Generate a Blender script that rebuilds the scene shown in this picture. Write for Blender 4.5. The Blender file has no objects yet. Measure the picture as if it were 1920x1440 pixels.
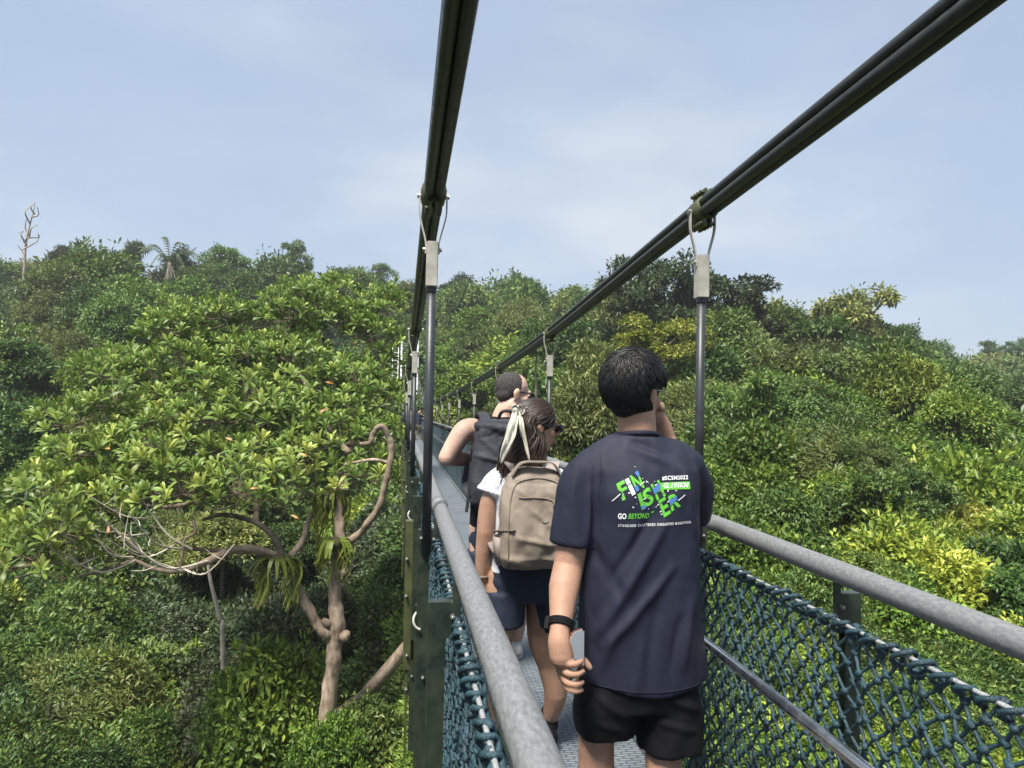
import bpy, bmesh, math, random
import numpy as np
from mathutils import Vector, Matrix, Euler, noise as mnoise
from mathutils.bvhtree import BVHTree

scene = bpy.context.scene
COL = scene.collection
random.seed(7)
RNG = np.random.default_rng(11)
R = math.radians

# ---------------------------------------------------------------- camera
FPX, YAW, PITCH, ROLL = 1400.0, R(8.508), R(1.134), R(1.1)
CAM = Vector((0.0, 0.0, 1.6))
cd = bpy.data.cameras.new('camera')
cd.sensor_fit = 'HORIZONTAL'; cd.sensor_width = 36.0
cd.lens = 36.0 * FPX / 1920.0
cd.clip_start = 0.05; cd.clip_end = 3000.0
cam = bpy.data.objects.new('camera', cd); COL.objects.link(cam)
cam.location = CAM
cam.rotation_euler = (Matrix.Rotation(-YAW, 3, 'Z') @ Matrix.Rotation(R(90) + PITCH, 3, 'X') @ Matrix.Rotation(ROLL, 3, 'Z')).to_euler()
scene.camera = cam

# ---------------------------------------------------------------- sky, sun, exposure
SUN_DIR = Vector((-0.30, -0.36, 0.885)).normalized()      # towards the sun: high, behind the walkers
w = bpy.data.worlds.new('World'); scene.world = w; w.use_nodes = True
nt = w.node_tree; nt.nodes.clear()
wout = nt.nodes.new('ShaderNodeOutputWorld'); bg = nt.nodes.new('ShaderNodeBackground')
sky = nt.nodes.new('ShaderNodeTexSky'); sky.sky_type = 'NISHITA'; sky.sun_disc = False
sky.sun_elevation = math.asin(SUN_DIR.z); sky.sun_rotation = math.atan2(SUN_DIR.x, SUN_DIR.y)
sky.air_density = 1.0; sky.dust_density = 1.6; sky.ozone_density = 1.2; sky.altitude = 50
tc = nt.nodes.new('ShaderNodeTexCoord')
mp = nt.nodes.new('ShaderNodeMapping'); mp.inputs['Scale'].default_value = (1.0, 1.0, 2.6); mp.inputs['Location'].default_value = (0.35, 0.1, 0.6)
nt.links.new(tc.outputs['Generated'], mp.inputs['Vector'])
cn = nt.nodes.new('ShaderNodeTexNoise'); cn.inputs['Scale'].default_value = 1.5; cn.inputs['Detail'].default_value = 9; cn.inputs['Roughness'].default_value = 0.52; cn.inputs['Distortion'].default_value = 0.25
nt.links.new(mp.outputs[0], cn.inputs['Vector'])
cr = nt.nodes.new('ShaderNodeMapRange'); cr.inputs[1].default_value = 0.30; cr.inputs[2].default_value = 0.72; cr.inputs[3].default_value = 0.72; cr.inputs[4].default_value = 1.0
cr.interpolation_type = 'SMOOTHSTEP'
nt.links.new(cn.outputs[0], cr.inputs[0])
cn2 = nt.nodes.new('ShaderNodeTexNoise'); cn2.inputs['Scale'].default_value = 2.3; cn2.inputs['Detail'].default_value = 6; cn2.inputs['Roughness'].default_value = 0.45
nt.links.new(mp.outputs[0], cn2.inputs['Vector'])
ccol = nt.nodes.new('ShaderNodeMix'); ccol.data_type = 'RGBA'
ccol.inputs[6].default_value = (3.85, 4.75, 6.1, 1); ccol.inputs[7].default_value = (5.7, 6.15, 6.65, 1)
cr2 = nt.nodes.new('ShaderNodeMapRange'); cr2.inputs[1].default_value = 0.44; cr2.inputs[2].default_value = 0.76; cr2.interpolation_type = 'SMOOTHSTEP'
nt.links.new(cn2.outputs[0], cr2.inputs[0]); nt.links.new(cr2.outputs[0], ccol.inputs[0])
cmix = nt.nodes.new('ShaderNodeMix'); cmix.data_type = 'RGBA'
nt.links.new(cr.outputs[0], cmix.inputs[0]); nt.links.new(sky.outputs[0], cmix.inputs[6]); nt.links.new(ccol.outputs[2], cmix.inputs[7])
nt.links.new(cmix.outputs[2], bg.inputs['Color']); bg.inputs['Strength'].default_value = 0.068
nt.links.new(bg.outputs[0], wout.inputs[0])

sd = bpy.data.lights.new('sun', 'SUN'); sd.energy = 5.0; sd.angle = R(18); sd.color = (1.0, 0.95, 0.85)
so = bpy.data.objects.new('sun', sd); COL.objects.link(so)
so.rotation_euler = SUN_DIR.to_track_quat('Z', 'Y').to_euler(); so.location = (0, -20, 40)

scene.view_settings.view_transform = 'Standard'; scene.view_settings.look = 'None'
scene.view_settings.gamma = 1.0; scene.view_settings.exposure = 1.0; scene.view_settings.use_curve_mapping = False
scene.render.engine = 'CYCLES'
cy = scene.cycles
cy.max_bounces = 7; cy.diffuse_bounces = 3; cy.glossy_bounces = 2; cy.transmission_bounces = 5; cy.transparent_max_bounces = 8
cy.use_denoising = True; cy.caustics_reflective = False; cy.caustics_refractive = False
scene.render.use_persistent_data = False

# ---------------------------------------------------------------- helpers
_cy, _sy, _cp, _sp = math.cos(YAW), math.sin(YAW), math.cos(PITCH), math.sin(PITCH)
RIGHT = Vector((_cy, -_sy, 0)); FWD = Vector((_sy * _cp, _cy * _cp, _sp)); UP = RIGHT.cross(FWD)
def ray(px, py):
    dx, dy = px - 960, py - 720
    x = dx * math.cos(ROLL) + dy * math.sin(ROLL); y = -dx * math.sin(ROLL) + dy * math.cos(ROLL)
    return RIGHT * (x / FPX) - UP * (y / FPX) + FWD
def at(px, py, y):
    "the point of the place that lies y metres along the bridge from the photographer"
    d = ray(px, py); return CAM + d * (y / d.y)

def link(name, me, m=None, parent=None):
    o = bpy.data.objects.new(name, me); COL.objects.link(o)
    if m is not None: me.materials.append(m)
    if parent is not None: o.parent = parent
    return o
def tag(o, label=None, cat=None, group=None, kind=None):
    if label: o['label'] = label
    if cat: o['category'] = cat
    if group: o['group'] = group
    if kind: o['kind'] = kind
    return o
def empty(name, loc=(0, 0, 0), rz=0, parent=None):
    o = bpy.data.objects.new(name, None); COL.objects.link(o); o.location = loc; o.rotation_euler.z = rz
    o.empty_display_size = 0.1
    if parent is not None: o.parent = parent
    return o

class MB:
    "collects geometry for one mesh object"
    def __init__(s): s.v = []; s.f = []; s.sm = []
    def add(s, vs, fs, smooth=False):
        n = len(s.v); s.v += [tuple(p) for p in vs]
        for f in fs: s.f.append(tuple(i + n for i in f)); s.sm.append(smooth)
        return s
    def box(s, c, d, rot=None):
        hx, hy, hz = d[0] / 2, d[1] / 2, d[2] / 2
        vs = [Vector((x, y, z)) for z in (-hz, hz) for y in (-hy, hy) for x in (-hx, hx)]
        if rot is not None: vs = [rot @ p for p in vs]
        vs = [p + Vector(c) for p in vs]
        return s.add(vs, [(0, 2, 3, 1), (4, 5, 7, 6), (0, 1, 5, 4), (2, 6, 7, 3), (0, 4, 6, 2), (1, 3, 7, 5)])
    def prism(s, pts, y0, y1):
        "polygon in XZ extruded along Y"
        n = len(pts)
        vs = [(x, y0, z) for x, z in pts] + [(x, y1, z) for x, z in pts]
        fs = [tuple(range(n)), tuple(range(2 * n - 1, n - 1, -1))] + [((i + 1) % n, i, n + i, n + (i + 1) % n) for i in range(n)]
        return s.add(vs, fs)
    def tube(s, pts, r, k=8, cap=True, smooth=True, squash=None):
        pts = [Vector(p) for p in pts]; n = len(pts)
        rs = r if isinstance(r, (list, tuple)) else [r] * n
        t0 = (pts[1] - pts[0]).normalized()
        a = Vector((0, 0, 1)) if abs(t0.z) < 0.9 else Vector((1, 0, 0))
        u = t0.cross(a).normalized()
        vs = []
        for i in range(n):
            t = (pts[min(i + 1, n - 1)] - pts[max(i - 1, 0)])
            if t.length < 1e-9: t = t0
            t = t.normalized()
            u = (u - t * u.dot(t))
            u = u.normalized() if u.length > 1e-6 else t.orthogonal().normalized()
            b = t.cross(u)
            for j in range(k):
                an = 2 * math.pi * j / k
                vs.append(pts[i] + (u * math.cos(an) + b * math.sin(an)) * rs[i])
        fs = []
        for i in range(n - 1):
            for j in range(k):
                j2 = (j + 1) % k
                fs.append((i * k + j, i * k + j2, (i + 1) * k + j2, (i + 1) * k + j))
        if cap:
            fs.append(tuple(range(k - 1, -1, -1))); fs.append(tuple((n - 1) * k + j for j in range(k)))
        return s.add(vs, fs, smooth)
    def ball(s, c, r, k=8, m=5, smooth=True):
        c = Vector(c); rx, ry, rz = (r, r, r) if not isinstance(r, (tuple, list)) else r
        vs = [c + Vector((0, 0, -rz))]
        for i in range(1, m):
            ph = -math.pi / 2 + math.pi * i / m
            for j in range(k):
                an = 2 * math.pi * j / k
                vs.append(c + Vector((rx * math.cos(ph) * math.cos(an), ry * math.cos(ph) * math.sin(an), rz * math.sin(ph))))
        vs.append(c + Vector((0, 0, rz))); L = len(vs) - 1
        fs = [(0, 1 + (j + 1) % k, 1 + j) for j in range(k)]
        for i in range(m - 2):
            for j in range(k):
                a = 1 + i * k + j; b = 1 + i * k + (j + 1) % k
                fs.append((a, b, b + k, a + k))
        q = 1 + (m - 2) * k
        fs += [(q + j, q + (j + 1) % k, L) for j in range(k)]
        return s.add(vs, fs, smooth)
    def mesh(s, name):
        me = bpy.data.meshes.new(name); me.from_pydata(s.v, [], s.f)
        me.polygons.foreach_set('use_smooth', s.sm); me.update(); return me
    def build(s, name, m, parent=None): return link(name, s.mesh(name), m, parent)

def crom(P, n):
    "Catmull-Rom through points, n steps per span"
    P = [Vector(p) for p in P]; out = []
    for i in range(len(P) - 1):
        p0 = P[max(i - 1, 0)]; p1 = P[i]; p2 = P[i + 1]; p3 = P[min(i + 2, len(P) - 1)]
        for k in range(n):
            t = k / n
            out.append(0.5 * ((2 * p1) + (p2 - p0) * t + (2 * p0 - 5 * p1 + 4 * p2 - p3) * t * t + (3 * p1 - p0 - 3 * p2 + p3) * t ** 3))
    out.append(P[-1]); return out
def lerpl(a, n):
    "resample a list of numbers to n entries"
    xs = np.linspace(0, len(a) - 1, n); return [float(v) for v in np.interp(xs, range(len(a)), a)]
def interp(tab, x):
    return float(np.interp(x, [a for a, b in tab], [b for a, b in tab]))

def pmat(name, a, b=None, rough=0.6, metal=0.0, scale=6.0, detail=5, bump=0.0, bscale=60.0, spec=0.5, rvar=0.0, lo=0.35, hi=0.65, coat=0.0, stretch=None, sheen=0.0, sss=0.0):
    m = bpy.data.materials.new(name); m.use_nodes = True
    nt = m.node_tree; p = nt.nodes['Principled BSDF']
    p.inputs['Roughness'].default_value = rough; p.inputs['Metallic'].default_value = metal
    p.inputs['Specular IOR Level'].default_value = spec
    p.inputs['Coat Weight'].default_value = coat
    p.inputs['Sheen Weight'].default_value = sheen
    if sss:
        p.inputs['Subsurface Weight'].default_value = sss; p.inputs['Subsurface Radius'].default_value = (0.012, 0.005, 0.003); p.inputs['Subsurface Scale'].default_value = 1.0
    p.inputs['Base Color'].default_value = (*a, 1)
    tcn = nt.nodes.new('ShaderNodeTexCoord'); vec = tcn.outputs['Object']
    if stretch:
        mpn = nt.nodes.new('ShaderNodeMapping'); mpn.inputs['Scale'].default_value = stretch
        nt.links.new(vec, mpn.inputs['Vector']); vec = mpn.outputs[0]
    if b is not None:
        n = nt.nodes.new('ShaderNodeTexNoise'); n.inputs['Scale'].default_value = scale; n.inputs['Detail'].default_value = detail; n.inputs['Roughness'].default_value = 0.6
        nt.links.new(vec, n.inputs['Vector'])
        mr = nt.nodes.new('ShaderNodeMapRange'); mr.inputs[1].default_value = lo; mr.inputs[2].default_value = hi
        nt.links.new(n.outputs[0], mr.inputs[0])
        mx = nt.nodes.new('ShaderNodeMix'); mx.data_type = 'RGBA'; mx.inputs[6].default_value = (*a, 1); mx.inputs[7].default_value = (*b, 1)
        nt.links.new(mr.outputs[0], mx.inputs[0]); nt.links.new(mx.outputs[2], p.inputs['Base Color'])
        if rvar:
            r2 = nt.nodes.new('ShaderNodeMapRange'); r2.inputs[3].default_value = rough - rvar; r2.inputs[4].default_value = rough + rvar
            nt.links.new(mr.outputs[0], r2.inputs[0]); nt.links.new(r2.outputs[0], p.inputs['Roughness'])
    if bump:
        n2 = nt.nodes.new('ShaderNodeTexNoise'); n2.inputs['Scale'].default_value = bscale; n2.inputs['Detail'].default_value = 4
        nt.links.new(vec, n2.inputs['Vector'])
        bp = nt.nodes.new('ShaderNodeBump'); bp.inputs['Strength'].default_value = bump; bp.inputs['Distance'].default_value = 0.01
        nt.links.new(n2.outputs[0], bp.inputs['Height']); nt.links.new(bp.outputs[0], p.inputs['Normal'])
    return m
# ---------------------------------------------------------------- suspension bridge
def deck_z(y): return -0.019 * 1.2 * math.log1p(math.exp((y - 4.0) / 1.2))
_cab = [(-8, 3.3), (-4, 2.95), (0, 2.62), (3.0, 2.413), (6.25, 2.165), (9.5, 1.99), (12.9, 1.855), (16.1, 1.745), (19.5, 1.645), (24, 1.53), (29, 1.46), (34, 1.48), (39, 1.66), (45, 2.1), (51, 2.8), (57, 3.75)]
_cz = crom([(0, a, b) for a, b in _cab], 8)
def cab_z(y): return float(np.interp(y, [p.y for p in _cz], [p.z for p in _cz]))
XL, XR = 0.177, 1.19            # handrails
HL, HR = 0.115, 1.252           # hangers and cables
Y0, Y1 = -1.5, 57.0
HY = [3.0 + 3.22 * k for k in range(-1, 17)]
PY = [3.0 + 3.22 / 3 * k for k in range(-3, 50)]

M_cable = pmat('black_cable_sheath', (0.010, 0.012, 0.011), (0.03, 0.034, 0.03), rough=0.42, scale=30, bump=0.15, bscale=200, rvar=0.12)
M_rod = pmat('dark_painted_rod', (0.014, 0.018, 0.022), (0.03, 0.035, 0.038), rough=0.45, scale=12, bump=0.08, bscale=120)
M_steel = pmat('weathered_stainless', (0.34, 0.32, 0.28), (0.44, 0.42, 0.37), rough=0.5, metal=0.2, scale=18, bump=0.05, bscale=150, rvar=0.1)
M_galv = pmat('galvanised_pipe', (0.125, 0.13, 0.135), (0.215, 0.22, 0.225), rough=0.55, metal=0.2, stretch=(1, .4, 1), scale=150, detail=3, bump=0.06, bscale=240, rvar=0.08, lo=0.30, hi=0.72)
M_green = pmat('dark_green_painted_steel', (0.014, 0.022, 0.017), (0.032, 0.042, 0.028), rough=0.33, scale=14, detail=8, bump=0.06, bscale=90, spec=0.45, rvar=0.12)
M_olive = pmat('olive_painted_steel', (0.035, 0.042, 0.016), (0.075, 0.085, 0.03), rough=0.5, scale=10, detail=8, bump=0.08, bscale=80)
M_bolt = pmat('bright_bolt', (0.25, 0.25, 0.24), (0.36, 0.36, 0.34), rough=0.45, metal=0.8, scale=30)
M_chrome = pmat('polished_tube', (0.72, 0.73, 0.75), (0.82, 0.83, 0.84), rough=0.26, metal=1.0, scale=20, rvar=0.06)
M_net = pmat('teal_net_rope', (0.008, 0.026, 0.036), (0.017, 0.055, 0.074), rough=0.5, scale=14, bump=0.5, bscale=260, spec=0.5, rvar=0.1)
M_wire = pmat('steel_wire_rope', (0.38, 0.39, 0.4), (0.6, 0.6, 0.6), rough=0.4, metal=0.6, scale=120)
M_hose = pmat('white_hose', (0.46, 0.46, 0.40), (0.56, 0.55, 0.5), rough=0.4, scale=10)
M_deck = pmat('pale_metal_deck', (0.20, 0.235, 0.265), (0.30, 0.335, 0.365), rough=0.5, metal=0.3, scale=5, detail=8, rvar=0.08)
def _deckbump(m):
    nt = m.node_tree; p = nt.nodes['Principled BSDF']; tcn = nt.nodes.new('ShaderNodeTexCoord')
    wv = nt.nodes.new('ShaderNodeTexBrick'); wv.inputs['Scale'].default_value = 14; wv.inputs['Mortar Size'].default_value = 0.08; wv.inputs['Mortar Smooth'].default_value = 0.6
    wv.inputs['Brick Width'].default_value = 0.9; wv.inputs['Row Height'].default_value = 0.3
    nt.links.new(tcn.outputs['Object'], wv.inputs['Vector'])
    bp = nt.nodes.new('ShaderNodeBump'); bp.inputs['Strength'].default_value = 0.9; bp.inputs['Distance'].default_value = 0.012; bp.invert = True
    nt.links.new(wv.outputs['Fac'], bp.inputs['Height']); nt.links.new(bp.outputs[0], p.inputs['Normal'])
    src = p.inputs['Base Color'].links[0].from_socket; mx = nt.nodes.new('ShaderNodeMix'); mx.data_type = 'RGBA'; mx.inputs[7].default_value = (0.12, 0.145, 0.17, 1)
    nt.links.new(wv.outputs['Fac'], mx.inputs[0]); nt.links.new(src, mx.inputs[6]); nt.links.new(mx.outputs[2], p.inputs['Base Color'])
_deckbump(M_deck)

BR = tag(empty('suspension_bridge', (0.68, 0, 0)), 'narrow suspension footbridge with grey handrails, teal rope nets and black cables', 'bridge')
_off = Vector((-0.68, 0, 0))
def bpart(mb, name, m, parent=None):
    o = mb.build(name, m, parent or BR)
    if parent is None: o.location = _off
    return o

# deck panels
dm = MB()
P0 = 3.22 / 3
dm.box((0, 0, -0.02), (0.90, P0 - 0.008, 0.04)).box((-0.462, 0, 0.01), (0.012, P0 - 0.008, 0.09)).box((0.462, 0, 0.01), (0.012, P0 - 0.008, 0.09))
dme = dm.mesh('deck_panel'); dme.materials.append(M_deck)
for k, y in enumerate(PY[:-1]):
    yc = y + P0 / 2
    o = bpy.data.objects.new('deck_panel', dme); COL.objects.link(o); o.parent = BR
    o.location = (0.003, yc, deck_z(yc)); o.rotation_euler.x = math.atan((deck_z(yc + .5) - deck_z(yc - .5)))
# stringers under the deck
for sx in (0.33, 1.03):
    m = MB(); m.tube([(sx, y, deck_z(y) - 0.11) for y in np.arange(Y0, Y1, 1.5)], 0.05, 4, smooth=False); bpart(m, 'deck_beam', M_green)

ys_f = list(np.arange(Y0, 6, 0.25)) + list(np.arange(6, Y1 + .1, 1.0))
for sx in (XL, XR):
    m = MB(); m.tube([(sx + 0.0025 * math.sin(y * 1.7), y, 1.15 + deck_z(y)) for y in ys_f], 0.0305, 20); h = bpart(m, 'handrail', M_galv)
    for y in (3.15, 9.6, 16.0):
        m = MB(); m.tube([(sx, y, 1.15 + deck_z(y)), (sx, y + .11, 1.15 + deck_z(y + .11))], 0.0335, 20); m.build('pipe_sleeve', M_galv, h)
for sx in (XL + 0.10, XR - 0.13):
    m = MB(); m.tube([(sx, y, 0.78 + deck_z(y)) for y in ys_f], 0.0165, 14); bpart(m, 'lower_rail', M_chrome)
# main cables: bundles of four sheathed strands
for hx in (HL, HR):
    for (dx, dz) in ((-.0195, .0195), (.0195, .0195), (-.0195, -.0195), (.0195, -.0195)):
        m = MB(); m.tube([(hx + dx, y, cab_z(y) + dz) for y in list(np.arange(Y0, 12, 0.5)) + list(np.arange(12, 57.1, 1.5))], 0.0205, 10)
        bpart(m, 'main_cable', M_cable)

# hangers: rod > turnbuckle box, shackle arms, cable clamp, bolts
bx = MB(); bx.box((0, 0, 0.09), (0.046, 0.062, 0.18)); me_box = bx.mesh('turnbuckle_box')
bmm = bmesh.new(); bmm.from_mesh(me_box); bmesh.ops.bevel(bmm, geom=bmm.edges[:], offset=0.003, segments=2, affect='EDGES'); bmm.to_mesh(me_box); bmm.free(); me_box.materials.append(M_steel)
def arm_mesh(s):
    a = MB()
    pth = [(s * .027, 0, .135), (s * .027, 0, .18), (s * .047, 0, .26), (s * .054, 0, .30), (s * .054, 0, .37)]
    pts = crom(pth, 4)
    for i in range(len(pts) - 1):
        p, q = pts[i], pts[i + 1]; d = q - p
        a.box((p + q) / 2, (.006, .017, d.length + .002), rot=Matrix.Rotation(math.atan2(d.x, d.z), 3, 'Y'))
    me = a.mesh('shackle_arm'); me.materials.append(M_steel); return me
me_arm = {s: arm_mesh(s) for s in (-1, 1)}
cl = MB(); ca = 0.075
sl = -0.07
def clampmesh():
    c = MB()
    c.tube([(0, -.055, .055 * .07), (0, .055, -.055 * .07)], .051, 14)
    for s in (-1, 1):
        for zz in (-1, 1): c.box((s * .012, 0, zz * .062), (.010, .13, .034))
    for i in range(4):
        yy = -.045 + .03 * i
        for zz in (-1, 1): c.tube([(-.034, yy, zz * .066), (.034, yy, zz * .066)], .0085, 6, smooth=False)
    me = c.mesh('cable_clamp'); me.materials.append(M_olive); return me
me_clamp = clampmesh()
bo = MB(); bo.tube([(-.064, 0, 0), (.064, 0, 0)], .010, 6, smooth=False); me_pin = bo.mesh('pin'); me_pin.materials.append(M_bolt)
bo = MB(); bo.tube([(-.038, 0, 0), (.038, 0, 0)], .009, 6, smooth=False); me_bolt = bo.mesh('bolt'); me_bolt.materials.append(M_bolt)
def kid(name, me, parent, loc=(0, 0, 0), rot=(0, 0, 0)):
    o = bpy.data.objects.new(name, me); COL.objects.link(o); o.parent = parent; o.location = loc; o.rotation_euler = rot; return o
for hy in HY:
    for hx in (HL, HR):
        zb = cab_z(hy) - 0.372; z0 = 0.98 + deck_z(hy)
        m = MB(); m.tube([(0, 0, z0), (0, 0, zb + .02)], 0.0185, 12)
        m.tube([(0, 0, zb - .02), (0, 0, zb + .005)], 0.023, 6, smooth=False)
        h = m.build('hanger', M_rod, BR); h.location = (hx - .68, hy, 0)
        kid('turnbuckle_box', me_box, h, (0, 0, zb))
        for s in (-1, 1): kid('shackle_arm', me_arm[s], h, (0, 0, zb))
        sl = math.atan((cab_z(hy + .5) - cab_z(hy - .5)))
        kid('cable_clamp', me_clamp, h, (0, 0, zb + .372), (sl + .07, 0, 0))
        kid('bolt', me_pin, h, (0, 0, zb + .365)); kid('bolt', me_bolt, h, (0, 0, zb + .15))

# side posts
def postmesh(s):
    "s=+1: bridge to the right of the post (left side of the walkway)"
    c = MB()
    pts = [(0, -.28), (.045, -.28), (.045, .985), (.082, 1.015), (.082, 1.125), (.062, 1.125), (.062, 1.075), (0, 1.075)]
    if s < 0: pts = [(-x, z) for x, z in pts][::-1]
    c.prism(pts, -.003, .003)
    c.box((s * .003, .018, .39), (.006, .03, 1.34)); c.box((s * .022, .034, .37), (.04, .005, 1.30))
    c.box((s * .030, .014, 1.0775), (.058, .034, .005))
    return c.mesh('post')
me_post = {}
for s in (1, -1): me_post[s] = postmesh(s); me_post[s].materials.append(M_green)
nb = MB(); nb.tube([(0, -.012, 0), (0, 0, 0)], .0065, 6, smooth=False).tube([(0, -.016, 0), (0, -.010, 0)], .0035, 6); me_nut = nb.mesh('bolt'); me_nut.materials.append(M_bolt)
hs = MB(); hs.tube(crom([(.004, .02, .05), (-.006, -.002, .038), (-.006, -.007, .018), (.004, -.007, .0), (.020, -.005, -.010)], 6), .0048, 8); me_hose = hs.mesh('white_hose'); me_hose.materials.append(M_hose)
for k, y in enumerate(PY):
    for s, x0 in ((1, 0.083), (-1, 1.284)):
        o = kid('post', me_post[s], BR, (x0 - .68, y, deck_z(y)))
        kid('bolt', me_nut, o, (s * .062, -.004, 1.045)); kid('bolt', me_nut, o, (s * .03, -.004, .50)); kid('bolt', me_nut, o, (s * .012, -.004, 1.05 if k % 2 else .12))
        if y < 12 and k % 2:
            kid('white_hose', me_hose, o, (s * .0 - s * .004, -.01, .70 + .05 * (k % 3) if s > 0 else .45), (0, 0, 0 if s > 0 else math.pi))
# outer hanger brackets on the far side of the posts
for hy in HY:
    for s, x0 in ((1, 0.05), (-1, 1.317)):
        c = MB(); c.box((0, .03, .80), (.030, .05, .60)).box((s * .03, .03, .57), (.09, .006, .08)).box((0, .03, .35), (.010, .03, .42))
        o = bpart(c, 'hanger_bracket', M_olive); o.location = (x0 - .68, hy + .08, deck_z(hy))
        kid('bolt', me_nut, o, (0, .002, .56)); kid('bolt', me_nut, o, (0, .012, .42)); kid('bolt', me_nut, o, (-s * .008, .002, .95)); kid('bolt', me_nut, o, (-s * .008, .002, .80))

# nets
def net(xw, xd):
    "diamond mesh between the top wire and the deck edge"
    h = 0.034; rows = 30; rr = random.Random(3)
    mbn = MB(); kn = {}
    def pt(i, j):
        y = -.4 + i * h
        if y > 7: pass
        t = j / rows
        w_ = .5 + .5 * math.sin(y * 5.85 + 1.2)
        sag = .012 * w_ * math.sin(math.pi * t)
        j_ = .008 if y < 9 else 0
        key = (i, j)
        if key not in kn:
            kn[key] = Vector((xw + (xd - xw) * t + (sag if xd > xw else -sag) + rr.uniform(-j_, j_), y + rr.uniform(-j_, j_), 1.035 - .012 * w_ - t * 1.02 + deck_z(y) + rr.uniform(-j_, j_)))
        return kn[key]
    N = int((Y1 - 1 + .4) / h)
    V = []; F = []; SM = []
    for i in range(N):
        y = -.4 + i * h
        for j in range(rows + 1):
            if (i + j) % 2: continue
            for dj in (-1, 1):
                if not 0 <= j + dj <= rows: continue
                a, b = pt(i, j), pt(i + 1, j + dj)
                if y < 6: mbn.tube([a, (a + b) / 2 + Vector((rr.uniform(-.003, .003), 0, rr.uniform(-.004, .002))), b], .0047, 5, cap=False)
                else: mbn.tube([a, b], .0047, 3, cap=False)
            if y < 6:
                p = pt(i, j)
                mbn.tube([p + Vector((rr.uniform(-.004, .004), -.012, rr.uniform(-.008, .008))), p, p + Vector((rr.uniform(-.004, .004), .012, rr.uniform(-.008, .008)))], [.0062, .0100, .0062], 6)
    return mbn
for xw, xd in ((0.158, 0.20), (1.165, 1.155)):
    o = bpart(net(xw, xd), 'rope_net', M_net); tag(o, kind='stuff')
for xw in (0.160, 1.163):
    m = MB(); m.tube([(xw, y, 1.03 + deck_z(y)) for y in ys_f], .0055, 6); bpart(m, 'net_wire', M_wire)
    m = MB(); rr = random.Random(5); pts = []
    n = int(14 / .0055)
    for i in range(n):
        y = -.4 + i * .0055; ph = 2 * math.pi * y / .062; bulge = 1 + .45 * math.sin(y * 17.3) * math.sin(y * 5.1)
        rad = .0165 * bulge
        pts.append((xw + rad * math.cos(ph), y + .012 * math.sin(ph * 2 + 1), 1.026 + deck_z(y) + rad * math.sin(ph) - .004))
    m.tube(pts, .0066, 6); bpart(m, 'lacing_rope', M_net)
    m = MB()
    for y in np.arange(14, 50, .09): m.ball((xw, y, 1.03 + deck_z(y)), .017, 5, 3)
    o = bpart(m, 'net_knots', M_net); tag(o, kind='stuff')

# tower at the far end of the bridge
M_tower = pmat('grey_tower_steel', (0.30, 0.33, 0.34), (0.42, 0.45, 0.45), rough=0.5, metal=0.3, scale=3)
M_white = pmat('white_painted_steel', (0.70, 0.70, 0.68), (0.8, 0.8, 0.78), rough=0.45, scale=3)
TW = tag(empty('bridge_tower', (0.68, 58.5, -1.2)), 'grey steel tower with ladder at the far end of the bridge', 'tower')
for sx in (-.62, .62):
    c = MB(); c.tube([(sx, 0, -9), (sx, 0, 7.2)], .09, 8); c.build('column', M_tower, TW)
for z in (1.8, 4.0, 6.2):
    c = MB(); c.tube([(-.62, 0, z), (.62, 0, z)], .05, 6); c.build('cross_beam', M_tower, TW)
for z in (0, 2.2, 4.4):
    c = MB(); c.tube([(-.62, .02, z + 1.8), (.62, .02, z + 4.0)], .03, 6); c.build('brace', M_tower, TW)
ld = MB()
for sx in (-.22, .22): ld.tube([(-1.1 + sx, 0, -1.5), (-1.1 + sx, 0, 6.6)], .03, 6)
for z in np.arange(-1.3, 6.5, .3): ld.tube([(-1.32, 0, z), (-.88, 0, z)], .02, 5)
ld.build('ladder', M_white, TW)
pf = MB(); pf.box((-.5, .9, -.12), (2.6, 2.6, .14)); pf.build('platform', M_tower, TW)
rl = MB()
for x in np.arange(-1.7, -.55, .28): rl.tube([(x, -.35, -.05), (x, -.35, 2.3)], .03, 5)
for z in (.05, .8, 1.5, 2.3): rl.tube([(-1.75, -.35, z), (-.6, -.35, z)], .03, 5)
rl.build('white_railing', M_white, TW)
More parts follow.
